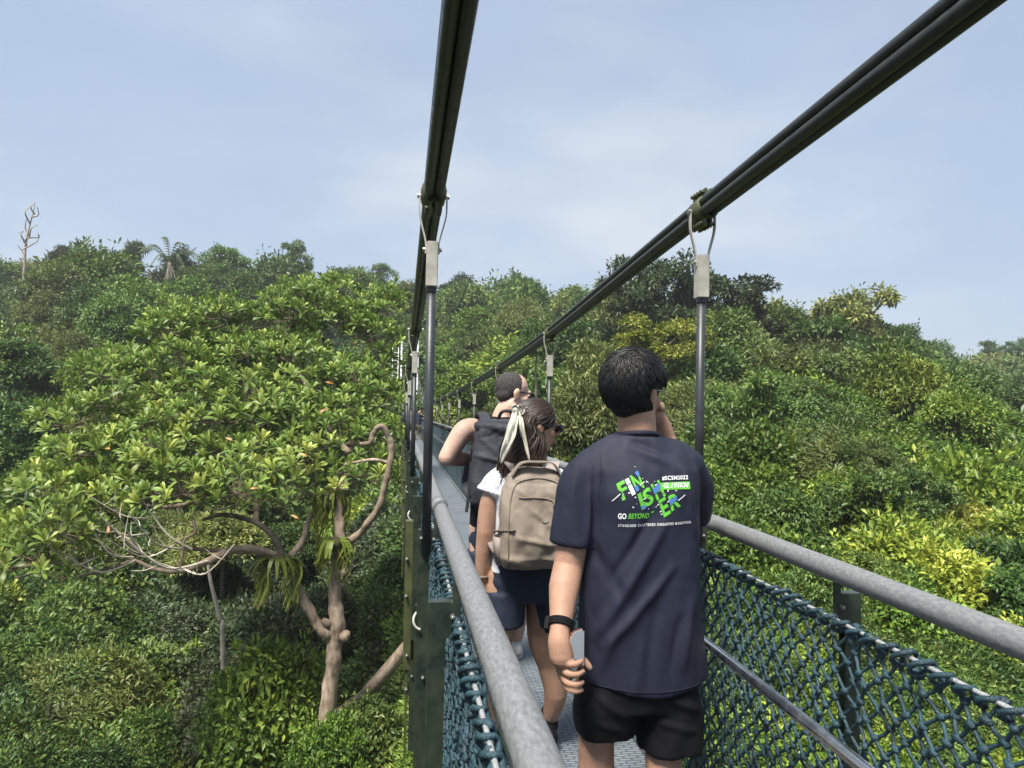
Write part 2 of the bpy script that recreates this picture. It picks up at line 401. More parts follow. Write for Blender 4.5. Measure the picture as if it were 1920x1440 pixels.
# ---------------------------------------------------------------- terrain and vegetation
def leafmat(name, dark, light, yellow, rough=0.42, trans=0.27, spec=0.3, objvar=0.2):
    m = bpy.data.materials.new(name); m.use_nodes = True; nt = m.node_tree; p = nt.nodes['Principled BSDF']; out = nt.nodes['Material Output']
    at_ = nt.nodes.new('ShaderNodeAttribute'); at_.attribute_name = 'tint'
    oi = nt.nodes.new('ShaderNodeObjectInfo')
    r1 = nt.nodes.new('ShaderNodeValToRGB'); e = r1.color_ramp.elements
    e[0].position = 0.0; e[0].color = (*dark, 1); e[1].position = 1.0; e[1].color = (*yellow, 1)
    k = r1.color_ramp.elements.new(0.62); k.color = (*light, 1)
    ad = nt.nodes.new('ShaderNodeMath'); ad.operation = 'MULTIPLY_ADD'; ad.inputs[1].default_value = objvar; 
    sb = nt.nodes.new('ShaderNodeMath'); sb.operation = 'SUBTRACT'; sb.inputs[1].default_value = objvar * 0.5
    nt.links.new(oi.outputs['Random'], ad.inputs[0]); nt.links.new(at_.outputs['Fac'], ad.inputs[2]); nt.links.new(ad.outputs[0], sb.inputs[0])
    im = nt.nodes.new('ShaderNodeAttribute'); im.attribute_type = 'INSTANCER'; im.attribute_name = 'mt'
    ai = nt.nodes.new('ShaderNodeMath'); ai.operation = 'ADD'; nt.links.new(sb.outputs[0], ai.inputs[0]); nt.links.new(im.outputs['Fac'], ai.inputs[1])
    nt.links.new(ai.outputs[0], r1.inputs[0])
    hs = nt.nodes.new('ShaderNodeHueSaturation')
    ml = nt.nodes.new('ShaderNodeMath'); ml.operation = 'MULTIPLY'; ml.inputs[1].default_value = 7.31
    fr = nt.nodes.new('ShaderNodeMath'); fr.operation = 'FRACT'; nt.links.new(oi.outputs['Random'], ml.inputs[0]); nt.links.new(ml.outputs[0], fr.inputs[0])
    mr = nt.nodes.new('ShaderNodeMapRange'); mr.inputs[3].default_value = 0.48; mr.inputs[4].default_value = 0.515
    nt.links.new(fr.outputs[0], mr.inputs[0]); nt.links.new(mr.outputs[0], hs.inputs['Hue'])
    mv = nt.nodes.new('ShaderNodeMapRange'); mv.inputs[3].default_value = 0.82; mv.inputs[4].default_value = 1.18
    nt.links.new(oi.outputs['Random'], mv.inputs[0]); nt.links.new(mv.outputs[0], hs.inputs['Value'])
    nt.links.new(r1.outputs[0], hs.inputs['Color']); nt.links.new(hs.outputs[0], p.inputs['Base Color'])
    p.inputs['Roughness'].default_value = rough; p.inputs['Specular IOR Level'].default_value = spec
    tr = nt.nodes.new('ShaderNodeBsdfTranslucent'); mx = nt.nodes.new('ShaderNodeMixShader'); mx.inputs[0].default_value = trans
    nt.links.new(hs.outputs[0], tr.inputs['Color']); nt.links.new(p.outputs[0], mx.inputs[1]); nt.links.new(tr.outputs[0], mx.inputs[2]); nt.links.new(mx.outputs[0], out.inputs[0])
    return m
M_leafA = leafmat('broad_leaf', (0.048, 0.095, 0.014), (0.145, 0.230, 0.030), (0.31, 0.37, 0.055))
M_leafB = leafmat('olive_lance_leaf', (0.055, 0.085, 0.024), (0.150, 0.195, 0.050), (0.28, 0.31, 0.10), trans=0.3)
M_leafC = leafmat('deep_green_leaf', (0.030, 0.066, 0.018), (0.085, 0.150, 0.034), (0.18, 0.25, 0.05))
M_leafD = leafmat('dull_dark_leaf', (0.028, 0.046, 0.022), (0.062, 0.090, 0.036), (0.125, 0.15, 0.06), trans=0.25)
M_leafY = leafmat('yellow_green_leaf', (0.07, 0.115, 0.015), (0.20, 0.23, 0.03), (0.36, 0.36, 0.06))
M_leafT = leafmat('brown_tinged_leaf', (0.085, 0.065, 0.025), (0.16, 0.14, 0.05), (0.26, 0.21, 0.09))
M_leafR = leafmat('rosette_leaf', (0.050, 0.090, 0.022), (0.175, 0.245, 0.045), (0.44, 0.48, 0.11), rough=0.42, trans=0.27, spec=0.3, objvar=0.25)
M_bark = pmat('grey_brown_bark', (0.10, 0.075, 0.052), (0.26, 0.20, 0.145), rough=0.85, scale=7, detail=9, bump=0.6, bscale=25)
M_barkp = pmat('pale_brown_bark', (0.12, 0.082, 0.055), (0.40, 0.31, 0.235), rough=0.85, scale=11, detail=12, bump=1.0, bscale=22, stretch=(1, 1, .4), lo=.32, hi=.68)
M_barkd = pmat('dark_bark', (0.045, 0.038, 0.030), (0.12, 0.10, 0.08), rough=0.9, scale=5, detail=8, bump=0.5, bscale=20)
M_dead = pmat('bleached_dead_wood', (0.36, 0.29, 0.22), (0.58, 0.52, 0.44), rough=0.8, scale=4, detail=8, bump=0.3, bscale=20)
M_soil = pmat('forest_floor', (0.014, 0.016, 0.008), (0.03, 0.034, 0.014), rough=0.95, scale=0.6, bump=0.5, bscale=3)

def unit(a): return a / np.maximum(np.linalg.norm(a, axis=-1, keepdims=True), 1e-9)
def leaves_mesh(name, P, D, N, L, W, tint, detailed=False, mid=0.5, fold=0.18, curl=0.12, mat=None):
    "one mesh of many leaves: base point P, axis D, face normal N, length L, width W"
    P = np.asarray(P, float); n = len(P); D = unit(D); N = N - D * np.sum(N * D, 1, keepdims=True); N = unit(N); S = np.cross(D, N)
    L = np.broadcast_to(L, (n,))[:, None]; W = np.broadcast_to(W, (n,))[:, None]
    tip = P + D * L - N * L * curl
    M_ = P + D * L * mid
    l = M_ - S * W / 2 + N * W * fold; r = M_ + S * W / 2 + N * W * fold
    if detailed:
        m_ = M_ - N * W * .02
        V = np.stack([P, r, tip, l, m_], 1).reshape(-1, 3); k = 5
        T = np.array([[0, 1, 4], [0, 4, 3], [4, 1, 2], [4, 2, 3]])
    else:
        V = np.stack([P, r, tip, l], 1).reshape(-1, 3); k = 4
        T = np.array([[0, 1, 2], [0, 2, 3]])
    F = (np.arange(n)[:, None, None] * k + T[None]).reshape(-1, 3)
    me = bpy.data.meshes.new(name)
    me.vertices.add(len(V)); me.vertices.foreach_set('co', V.astype(np.float32).ravel())
    me.loops.add(F.size); me.loops.foreach_set('vertex_index', F.astype(np.int32).ravel())
    me.polygons.add(len(F)); me.polygons.foreach_set('loop_start', np.arange(0, F.size, 3, dtype=np.int32)); me.polygons.foreach_set('loop_total', np.full(len(F), 3, np.int32))
    a = me.attributes.new('tint', 'FLOAT', 'POINT'); a.data.foreach_set('value', np.repeat(np.broadcast_to(tint, (n,)), k).astype(np.float32))
    me.update(calc_edges=True)
    if mat: me.materials.append(mat)
    return me
def sphere_dirs(n, zmin=-1.0):
    z = RNG.uniform(zmin, 1, n); a = RNG.uniform(0, 2 * np.pi, n); q = np.sqrt(1 - z * z)
    return np.stack([q * np.cos(a), q * np.sin(a), z], 1)
def twig_leaves(tips, outd, k, spread, L, W, droop=0.25, flat=0.7, tint0=0.45, tvar=0.28):
    "k leaves fanned round each twig tip"
    n = len(tips); T = np.repeat(tips, k, 0); O = np.repeat(outd, k, 0)
    j = RNG.normal(0, 1, (n * k, 3))
    back = RNG.uniform(0, 1, (n * k, 1))
    P = T - O * back * spread + j * spread * .22
    D = unit(O * .55 + j * .75 + np.array([0, 0, -droop]))
    Nn = unit(np.array([0, 0, 1.]) * flat + O * (1 - flat) + RNG.normal(0, .33, (n * k, 3)))
    tw = np.repeat(RNG.normal(0, tvar * .6, n), k)
    t = np.clip(tint0 + tw + RNG.normal(0, tvar * .55, n * k) + (1 - back[:, 0]) * .14 - .07, 0.02, 1)
    return P, D, Nn, L * RNG.uniform(.7, 1.25, n * k), W * RNG.uniform(.75, 1.2, n * k), t
def cat(parts): return [np.concatenate([p[i] for p in parts]) for i in range(6)]

# --- unit clumps (radius about 1) for the mass of undergrowth
PROTO = bpy.data.collections.new('clump_library')
def clump(name, mat, ntw, k, L, W, droop, flat, detailed, squash=0.75, mid=.5, tint0=.45, sub=5):
    parts = []
    for s in range(sub):
        c = np.array([RNG.uniform(-.5, .5), RNG.uniform(-.5, .5), RNG.uniform(-.15, .30)]); r = RNG.uniform(.45, .72)
        if s == 0: c *= 0; r = .8
        d = sphere_dirs(ntw // sub, -.35); rad = r * RNG.uniform(.78, 1.08, (len(d), 1))
        tips = c + d * rad * np.array([1, 1, squash])
        parts.append(twig_leaves(tips, d, k, .36, L, W, droop, flat, tint0 + RNG.normal(0, .07)))
    me = leaves_mesh(name, *cat(parts), detailed=detailed, mid=mid, mat=mat)
    o = bpy.data.objects.new(name, me); PROTO.objects.link(o); return o
CL = []   # order matters: alphabetical in the collection
def addc(kind, *a, **kw):
    nm = 'c%02d_%s' % (len(CL), kind); clump(nm, *a, **kw); CL.append(kind)
for i in range(3): addc('nearA', M_leafA, 80, 9, .22, .105, .25, .6, True, tint0=.5)
for i in range(2): addc('nearB', M_leafB, 75, 11, .25, .075, .35, .55, True, tint0=.45)
addc('nearC', M_leafC, 80, 9, .21, .10, .2, .55, True)
addc('nearY', M_leafY, 60, 9, .23, .095, .3, .6, True, tint0=.45)
for i in range(2): addc('midA', M_leafA, 75, 10, .18, .09, .25, .6, False, tint0=.42)
for i in range(2): addc('midC', M_leafC, 75, 10, .175, .09, .2, .55, False)
addc('midB', M_leafB, 75, 11, .22, .06, .3, .55, False, tint0=.4)
addc('midY', M_leafY, 70, 9, .17, .085, .25, .65, False, tint0=.3)
addc('midT', M_leafT, 60, 10, .19, .065, .5, .4, False, tint0=.35)
addc('midD', M_leafD, 75, 9, .16, .08, .2, .6, False)
addc('nearD', M_leafD, 70, 9, .22, .10, .25, .5, True, tint0=.35)  # dark clump, puts shade into the leaf colour below the rosette tree
KIND = {k: [i for i, q in enumerate(CL) if q == k] for k in set(CL)}

# --- the surface the canopy follows: (px, py, metres along the bridge)
_ctl = {-350: [(640, 90), (744, 55), (900, 32), (1100, 22), (1300, 16.5), (1600, 12)],
        0: [(575, 90), (655, 60), (744, 46), (900, 31), (1100, 22), (1300, 17.5), (1440, 15.2), (1750, 11)],
        300: [(555, 95), (630, 65), (744, 48), (900, 34), (1100, 25), (1300, 18.2), (1440, 15.6), (1750, 11)],
        600: [(575, 100), (650, 70), (744, 52), (900, 38), (1100, 27), (1300, 18.5), (1440, 15.2), (1750, 10.5)],
        760: [(580, 105), (650, 75), (744, 55), (850, 40), (1000, 29), (1300, 17.5), (1700, 10.5)],
        950: [(590, 110), (650, 78), (710, 56), (800, 36), (900, 26), (1100, 16.5), (1440, 10.5)],
        1150: [(610, 95), (670, 50), (744, 32), (850, 21), (1000, 14.5), (1200, 10.5), (1500, 7.6)],
        1350: [(630, 80), (690, 45), (750, 28), (850, 17.5), (1000, 12), (1200, 9), (1500, 7)],
        1600: [(650, 90), (700, 50), (750, 30), (850, 17.5), (1000, 12), (1200, 8.8), (1500, 6.8)],
        1900: [(705, 110), (748, 70), (810, 42), (890, 20), (1000, 12.8), (1200, 8.8), (1500, 6.5)],
        2250: [(720, 110), (770, 70), (830, 40), (900, 20), (1010, 12.8), (1200, 8.8), (1500, 6.5)]}
_cp = np.array([at(px, py, d) for px, L in _ctl.items() for py, d in L])
def _tps(r): return np.where(r > 1e-9, r * r * np.log(np.maximum(r, 1e-9)), 0)
_S = 20.0
_X = _cp[:, :2] / _S; _n = len(_X)
_K = _tps(np.linalg.norm(_X[:, None] - _X[None], axis=2)) + np.eye(_n) * 0.02
_Pm = np.concatenate([np.ones((_n, 1)), _X], 1)
_sol = np.linalg.solve(np.block([[_K, _Pm], [_Pm.T, np.zeros((3, 3))]]), np.concatenate([_cp[:, 2], np.zeros(3)]))
def canopy(x, y):
    q = np.stack([np.ravel(x), np.ravel(y)], 1) / _S
    return _tps(np.linalg.norm(q[:, None] - _X[None], axis=2)) @ _sol[:_n] + _sol[_n] + q @ _sol[_n + 1:]

# ground: one sheet below the canopy, reaching past the ridge
def ground():
    xs = np.concatenate([np.linspace(-500, -90, 12), np.linspace(-80, 100, 91), np.linspace(110, 500, 12)])
    ys = np.concatenate([np.linspace(-200, -10, 8), np.linspace(-6, 114, 61), np.linspace(125, 700, 14)])
    Xg, Yg = np.meshgrid(xs, ys)
    xc = np.clip(Xg, -75, 90); yc = np.clip(Yg, 4, 112)
    Z = canopy(xc, yc).reshape(Xg.shape)
    dist = np.hypot(Xg, Yg); Z = Z - np.interp(dist, [0, 8, 20, 50, 110], [6.5, 3.2, 4.5, 6, 9])
    Z = Z - np.maximum(0, Yg - 112) * .06 - np.maximum(0, np.abs(Xg) - 90) * .03
    near = np.clip(1 - np.abs(Xg - .7) / 3.5, 0, 1); Z = Z - near * 3.0
    V = np.stack([Xg.ravel(), Yg.ravel(), Z.ravel()], 1); nx = len(xs)
    F = [(j * nx + i, j * nx + i + 1, (j + 1) * nx + i + 1, (j + 1) * nx + i) for j in range(len(ys) - 1) for i in range(nx - 1)]
    me = bpy.data.meshes.new('ground'); me.from_pydata(V.tolist(), [], F); me.polygons.foreach_set('use_smooth', [True] * len(F))
    return tag(link('ground', me, M_soil), 'dark forest floor of the valley under the trees', kind='structure')
GROUND = ground()

# --- scatter through geometry nodes
def scatter(name, pts, rot, scl, idx, label, mt):
    me = bpy.data.meshes.new(name); me.vertices.add(len(pts)); me.vertices.foreach_set('co', np.asarray(pts, np.float32).ravel())
    for an, ty, dat in (('rot', 'FLOAT_VECTOR', rot), ('scl', 'FLOAT_VECTOR', scl)):
        a = me.attributes.new(an, ty, 'POINT'); a.data.foreach_set('vector', np.asarray(dat, np.float32).ravel())
    a = me.attributes.new('idx', 'INT', 'POINT'); a.data.foreach_set('value', np.asarray(idx, np.int32))
    a = me.attributes.new('mt', 'FLOAT', 'POINT'); a.data.foreach_set('value', np.asarray(mt, np.float32))
    o = link(name, me)
    g = bpy.data.node_groups.new(name, 'GeometryNodeTree')
    g.interface.new_socket('Geometry', in_out='INPUT', socket_type='NodeSocketGeometry'); g.interface.new_socket('Geometry', in_out='OUTPUT', socket_type='NodeSocketGeometry')
    gi = g.nodes.new('NodeGroupInput'); go = g.nodes.new('NodeGroupOutput')
    iop = g.nodes.new('GeometryNodeInstanceOnPoints'); ci = g.nodes.new('GeometryNodeCollectionInfo')
    ci.inputs['Collection'].default_value = PROTO; ci.inputs['Separate Children'].default_value = True; ci.inputs['Reset Children'].default_value = True
    iop.inputs['Pick Instance'].default_value = True
    def na(nm, ty):
        q = g.nodes.new('GeometryNodeInputNamedAttribute'); q.data_type = ty; q.inputs['Name'].default_value = nm; return q.outputs['Attribute']
    g.links.new(gi.outputs[0], iop.inputs['Points']); g.links.new(ci.outputs[0], iop.inputs['Instance'])
    g.links.new(na('idx', 'INT'), iop.inputs['Instance Index']); g.links.new(na('rot', 'FLOAT_VECTOR'), iop.inputs['Rotation']); g.links.new(na('scl', 'FLOAT_VECTOR'), iop.inputs['Scale'])
    g.links.new(iop.outputs[0], go.inputs[0])
    md = o.modifiers.new('scatter', 'NODES'); md.node_group = g
    return tag(o, label, kind='stuff')

def n2(x, y, s, seed=0):
    return np.array([mnoise.noise(Vector((a * s, b * s, seed))) for a, b in zip(np.ravel(x), np.ravel(y))])
def thicket(name, n, nm, azr, yr, pick, label, rad=0.034, mr=0.046, sink=0.35, flat=0.85, low=0.05, near=0.0, thin=0.0):
    "leafy mounds over the canopy surface between two bearings; each mound is of one kind"
    t0, t1 = [(p - 750) / FPX for p in azr]
    my = np.exp(RNG.uniform(math.log(yr[0]), math.log(yr[1]), nm)); mx = RNG.uniform(t0 - .05, t1 + .05, nm) * my
    mR = np.clip(mr * my, .7, 4.2) * np.clip(np.exp(RNG.normal(-.08, .42, nm)), .4, np.where(my > 30, 1.25, 1.7)); mo = RNG.normal(0, .28, nm) * mR
    mt = RNG.normal(0, .13, nm)
    mk = [pick(a, b, 0) for a, b in zip(mx, my)]
    y = np.exp(RNG.uniform(math.log(yr[0]), math.log(yr[1]), n)); x = RNG.uniform(t0, t1, n) * y
    base = canopy(x, y) - np.clip((y - 18) * low, 0, 3.2) - near * np.clip(1 - (y - 16) / 10, 0, 1)
    D2 = (x[:, None] - mx[None]) ** 2 + (y[:, None] - my[None]) ** 2
    H = mo[None] + mR[None] * flat * (np.sqrt(np.clip(1 - D2 / (mR[None] * 1.25) ** 2, 0, 1)) * 1.35 - .8)
    H = np.where(D2 < (mR[None] * 1.25) ** 2, H, -9)
    w_ = np.argmax(H, 1); hh = np.maximum(H[np.arange(n), w_], -.9 * np.clip(mr * y, .9, 6) * flat)
    r = np.clip(rad * y, .26, 2.6) * RNG.uniform(.6, 1.25, n)
    z = base + hh + n2(x, y, .5, 2) * np.clip(.012 * y, .12, .5) - r * sink - RNG.uniform(0, 1, n) ** 3 * r * 1.5
    keep = ~((np.abs(x - .7) < 1.7) & (y < 57) & (z > -3.0))
    floor_ = hh < -.55 * np.clip(mr * y, .9, 6) * flat
    keep &= ~((y < 20) & (RNG.uniform(0, 1, n) < thin))
    keep &= ~(floor_ & (RNG.uniform(0, 1, n) < .6))
    idx = np.array([random.choice(KIND[mk[i] if random.random() < .88 else pick(a, b, c)]) for i, a, b, c in zip(w_, x, y, z)])
    dx = (x - mx[w_]) / mR[w_]; dy = (y - my[w_]) / mR[w_]; on = (hh > -5)
    rot = np.stack([np.clip(-dy, -1, 1) * .9 * on + RNG.normal(0, .2, n), np.clip(dx, -1, 1) * .9 * on + RNG.normal(0, .2, n), RNG.uniform(0, 6.28, n) * 0], 1)
    scl = np.stack([r * RNG.uniform(.85, 1.2, n), r * RNG.uniform(.85, 1.2, n), r * RNG.uniform(.7, 1.15, n)], 1)
    k = keep
    return scatter(name, np.stack([x, y, z], 1)[k], rot[k], scl[k], idx[k], label, (mt[w_] + RNG.normal(0, .05, n))[k])
def pick_left(x, y, z):
    q = mnoise.noise(Vector((x * .13, y * .13, 3))) + random.uniform(-.35, .35)
    if -.30 < (x / y) < .03 and y < 30: return 'nearD' if random.random() < .55 else ('nearC' if q < .25 else 'nearA')  # darker leaf colour here paints in the shade under the rosette crown
    if y < 21: return 'nearC' if q < .12 else ('nearB' if q > .34 else 'nearA')
    return 'midC' if q < -.02 else ('midA' if q < .34 else ('midB' if q < .5 else 'midT'))
def pick_mid(x, y, z):
    q = mnoise.noise(Vector((x * .1, y * .1, 9))) + random.uniform(-.25, .25)
    if y < 20: return 'nearB' if q < .1 else 'nearA'
    return 'midC' if q < .0 else ('midA' if q < .3 else 'midB')
def pick_right(x, y, z):
    q = mnoise.noise(Vector((x * .22, y * .22, 5))) + random.uniform(-.3, .3)
    if y < 15: return 'nearC' if q < -.36 else ('nearB' if q < -.2 else ('nearA' if q < .5 else 'nearY'))
    return 'midC' if q < -.05 else ('midA' if q < .35 else 'midB')
thicket('undergrowth', 8200, 640, (-300, 770), (10.5, 108), pick_left, 'dense green undergrowth filling the slope left of the bridge')
thicket('shrubbery', 3800, 300, (770, 1180), (9, 110), pick_mid, 'dense green vegetation behind the walkers and under the bridge')
thicket('foliage', 7400, 520, (1130, 2150), (6.0, 108), pick_right, 'thick leafy vines and shrubs covering the slope right of the bridge', flat=.85, mr=.05, near=.9, thin=.3)

# --- trees as things
def crown_mesh(name, mat, w, h, nl, ntw, k, L, W, droop=.2, flat=.65, lobe=(.30, .48), base=-.2, tint0=.42, sparse=0, shape='dome', tvar=.28):
    "crown around the origin (its base), w wide and h high"
    parts = []; lobes = []
    for i in range(nl):
        a = i * 2.399 + RNG.uniform(-.4, .4); q = math.sqrt((i + .4) / nl)
        if shape == 'dome':
            zz = (1 - q * q * .85) * RNG.uniform(.75, 1.0); rr_ = q * .36
        elif shape == 'tall':
            zz = (1 - i / nl) * RNG.uniform(.85, 1.0) + .05; rr_ = .26 * math.sqrt(1 - zz * .8)
        elif shape == 'column':
            zz = RNG.uniform(.05, 1.0); rr_ = RNG.uniform(.05, .40) * (1 - .5 * max(0, zz - .5))
        elif shape == 'umbrella':
            zz = .72 + .2 * (1 - q) * RNG.uniform(.6, 1); rr_ = q * .44
        else:
            zz = RNG.uniform(.15, .95); rr_ = RNG.uniform(.1, .42)
        c = np.array([math.cos(a) * rr_ * w * RNG.uniform(.8, 1.15), math.sin(a) * rr_ * w * RNG.uniform(.8, 1.15), zz * h * .82 * RNG.uniform(.82, 1.06)]); r = RNG.uniform(*lobe) * w * .5
        if shape == 'umbrella': sq = .5
        else: sq = .8
        lobes.append((c, r))
        d = sphere_dirs(ntw, base); rad = r * RNG.uniform(.72, 1.1, (ntw, 1)) * np.where(RNG.uniform(0, 1, (ntw, 1)) > .86, RNG.uniform(1.1, 1.5, (ntw, 1)), 1)
        parts.append(twig_leaves(c + d * rad * np.array([1, 1, sq]), d, k, r * .42, L, W, droop, flat, tint0 + RNG.normal(0, .09), tvar))
    me = leaves_mesh(name, *cat(parts), mat=mat)
    return me, lobes
def trunk_mesh(name, lobes, h0, r0, mat, every=1, fork=.55, bend=.5):
    "tapered trunk from -h0 up into the crown with a limb to each lobe"
    m = MB(); top = max(c[2] for c, r in lobes)
    b = [Vector((RNG.uniform(-bend, bend) * t * (1 - t) * 2, RNG.uniform(-bend, bend) * t * (1 - t) * 2, -h0 + t * (h0 + top * .85))) for t in (0, .25, .5, .75, 1)]
    pts = crom(b, 3); m.tube(pts, lerpl([r0 * 1.25, r0, r0 * .8, r0 * .6, r0 * .25], len(pts)), 8)
    for c, r in lobes[::every]:
        c = Vector(c); s = b[3] if c.z < top * .7 else b[3].lerp(b[4], .4)
        s = Vector((s.x, s.y, min(s.z, c.z - .1 * top)))
        mid = s.lerp(c, .5) + Vector((0, 0, -.08 * (c - s).length)); rb = r0 * .42
        q = crom([s, mid, c], 4); m.tube(q, lerpl([rb, rb * .7, rb * .25], len(q)), 5)
        for e in range(3):
            d = Vector(RNG.normal(0, 1, 3)).normalized(); d.z = abs(d.z)
            m.tube([q[-3], c.lerp(q[-3], .4) + d * r * .3, c + d * r * .85], [rb * .3, rb * .2, rb * .08], 4)
    me = m.mesh(name); me.materials.append(mat); return me
TREES = {}
def proto(kind, *a, h0=8, r0=.28, bark=None, every=1, **kw):
    cm, lobes = crown_mesh(kind + '_crown', *a, **kw)
    tm = trunk_mesh(kind + '_trunk', lobes, h0, r0, bark or M_bark, every)
    TREES.setdefault(kind, []).append((cm, tm))
# unit: crown about 10 m wide
for i in range(2): proto('domeA', M_leafA, 10, 7, 17, 85, 8, .50, .25, tint0=.36)
for i in range(3): proto('domeC', M_leafC, 10, 7.5, 18, 85, 8, .48, .24, tint0=.42)
for i in range(2): proto('domeB', M_leafB, 10, 7, 17, 85, 9, .54, .17, tint0=.38, droop=.35)
proto('bright', M_leafA, 10, 6, 18, 95, 9, .44, .23, tint0=.52)
for i in range(2): proto('dark', M_leafD, 10, 11, 34, 32, 9, .46, .2, lobe=(.16, .30), shape='column', tint0=.45, bark=M_barkd)
proto('airy', M_leafC, 10, 8, 22, 36, 9, .44, .22, lobe=(.20, .34), shape='column', tint0=.45)
proto('emergent', M_leafC, 10, 7.5, 20, 22, 8, .6, .30, lobe=(.14, .30), shape='column', h0=12, r0=.3, tint0=.4, bark=M_bark)
proto('conifer', M_leafD, 7, 10, 18, 55, 9, .55, .18, lobe=(.18, .40), shape='tall', droop=.4, tint0=.5, bark=M_barkd)
proto('tallC', M_leafC, 8, 11, 18, 80, 8, .48, .24, lobe=(.30, .5), shape='tall', tint0=.4)
proto('yellow', M_leafY, 9, 7, 18, 34, 9, .40, .17, lobe=(.16, .32), shape='loose', tint0=.35)
proto('spread', M_leafB, 13, 8, 34, 42, 10, .42, .15, lobe=(.11, .21), shape='loose', droop=.3, tint0=.42, bark=M_bark, r0=.42)
proto('brown', M_leafT, 8, 8, 12, 80, 9, .45, .12, lobe=(.26, .42), shape='tall', droop=.7, flat=.3, tint0=.35)
def tree(kind, px, py, d, hw, label, group=None, name=None, stretch=1.0, drop=0, v=None, cat_='tree'):
    "crown top seen at (px, py), hw pixels to either side, d metres along the bridge"
    P = TREES[kind]; cm, tm = P[RNG.integers(len(P)) if v is None else v]
    top = at(px, py, d); width = 2 * hw / FPX * d
    bb = [c[:] for c in [min((vv.co for vv in cm.vertices), key=lambda c: c.x), max((vv.co for vv in cm.vertices), key=lambda c: c.x)]] if kind + cm.name not in _bb else None
    key = kind + cm.name
    if bb is not None:
        co = np.empty(len(cm.vertices) * 3, np.float32); cm.vertices.foreach_get('co', co); co = co.reshape(-1, 3)
        _bb[key] = (np.percentile(co[:, 0], 99) - np.percentile(co[:, 0], 1), np.percentile(co[:, 2], 99.6))
    s = width / _bb[key][0]; sz = s * stretch
    o = empty(name or {'emergent': 'emergent_tree', 'conifer': 'conifer_tree', 'yellow': 'yellow_green_tree'}.get(kind, 'forest_tree'), (top.x, top.y, top.z - _bb[key][1] * sz), RNG.uniform(0, 6.28))
    o.scale = (s, s, sz); tag(o, label, cat_, group)
    c = link('crown', cm, None, o); c['mt'] = float(RNG.normal(0, .09)); t = link('trunk', tm, None, o)
    return o
_bb = {}; HAND = []
GL = 'rounded trees massed on the left hillside'
LL = 'rounded leafy forest tree packed among others on the left hillside'
for kind, px, py, d, hw in [('domeC', 60, 545, 78, 60), ('domeA', 120, 500, 72, 55), ('domeA', 185, 470, 70, 75), ('domeC', 235, 520, 66, 60), ('domeC', 370, 500, 80, 55),
        ('domeB', 130, 600, 52, 70), ('domeA', 40, 610, 56, 60), ('domeC', 340, 590, 58, 60), ('domeA', 200, 640, 44, 60), ('domeC', 30, 690, 42, 65),
        ('domeA', 100, 680, 40, 55), ('domeC', 430, 570, 70, 50), ('domeA', 480, 545, 75, 45), ('domeB', 60, 760, 34, 60), ('domeC', 150, 760, 33, 55), ('domeC', 0, 820, 30, 60), ('domeC', 90, 850, 28, 50),
        ('domeC', 530, 520, 85, 45), ('domeC', 460, 510, 88, 40), ('domeA', 290, 640, 50, 50), ('domeC', 410, 480, 92, 40)]:
    HAND.append((kind, px, py, d, hw, 'left', GL))
tree('bright', 272, 528, 56, 75, 'bright green dome-shaped tree standing out on the left hillside', stretch=1.1)
tree('brown', 250, 655, 36, 48, 'olive brown tree with drooping leaves among the green on the left')
tree('domeC', 10, 490, 88, 42, 'dark tree cut by the left picture edge on the skyline')
tree('conifer', 112, 460, 85, 20, 'small dark tree top on the skyline beside the dead tree')
tree('conifer', 241, 453, 85, 28, 'dark pointed tree on the skyline left of the palm')
tree('dark', 335, 470, 82, 42, 'dark creeper-hung tree on the skyline beside the arching palm')
tree('airy', 428, 460, 84, 48, 'airy tree with sky gaps on the left skyline')
tree('emergent', 555, 450, 95, 27, 'tall flat-crowned tree rising alone above the left skyline', stretch=1.1)
tree('airy', 527, 487, 92, 30, 'bushy dark tree at the foot of the tall flat-crowned tree')
GM = 'trees on the hill behind the bridge'; LM = 'rounded forest tree on the hill straight behind the bridge'
for kind, px, py, d, hw in [('domeC', 650, 505, 100, 50), ('airy', 712, 497, 104, 34), ('domeC', 740, 540, 96, 45), ('domeC', 800, 545, 100, 40), ('domeA', 905, 548, 96, 50), ('domeC', 950, 545, 100, 50),
        ('domeB', 880, 590, 84, 48), ('domeC', 930, 610, 80, 50), ('domeC', 1000, 585, 88, 50), ('domeA', 850, 640, 66, 50), ('domeB', 960, 600, 72, 50), ('domeC', 815, 620, 74, 45), ('domeC', 1060, 610, 78, 55), ('domeC', 790, 690, 62, 45), ('domeC', 1110, 590, 76, 45)]:
    HAND.append((kind, px, py, d, hw, 'mid', GM))
tree('dark', 868, 514, 104, 38, 'grey twiggy tree top on the skyline just right of the left cable')
tree('domeC', 985, 531, 104, 36, 'smooth dark domed tree on the central skyline')
tree('conifer', 1067, 541, 95, 32, 'dark layered tree on the skyline under the right cable', stretch=.8)
tree('conifer', 1125, 548, 92, 30, 'dark pointed tree on the skyline behind the right cable')
tree('bright', 975, 640, 52, 105, 'fresh green spreading tree right behind the bearded man', stretch=.8)
tree('domeA', 870, 690, 46, 60, 'bright green bushy tree beside the left hanger rods', stretch=.9)
tree('domeB', 1120, 640, 27, 75, 'olive vine-draped tree between the woman and the man in navy', stretch=1.5)
tree('dark', 1210, 485, 40, 78, 'tall dark sparse-leaved tree left of the right hanger', stretch=1.1, v=0)
tree('dark', 1300, 490, 42, 80, 'tall dark sparse-leaved tree behind the right hanger', stretch=1.1, v=1)
tree('dark', 1395, 518, 41, 84, 'dark open-branched tree right of the hanger with sky showing through', stretch=.95, v=0)
tree('yellow', 1235, 595, 31, 85, 'yellow-green tree above the head of the man in navy', stretch=.8)
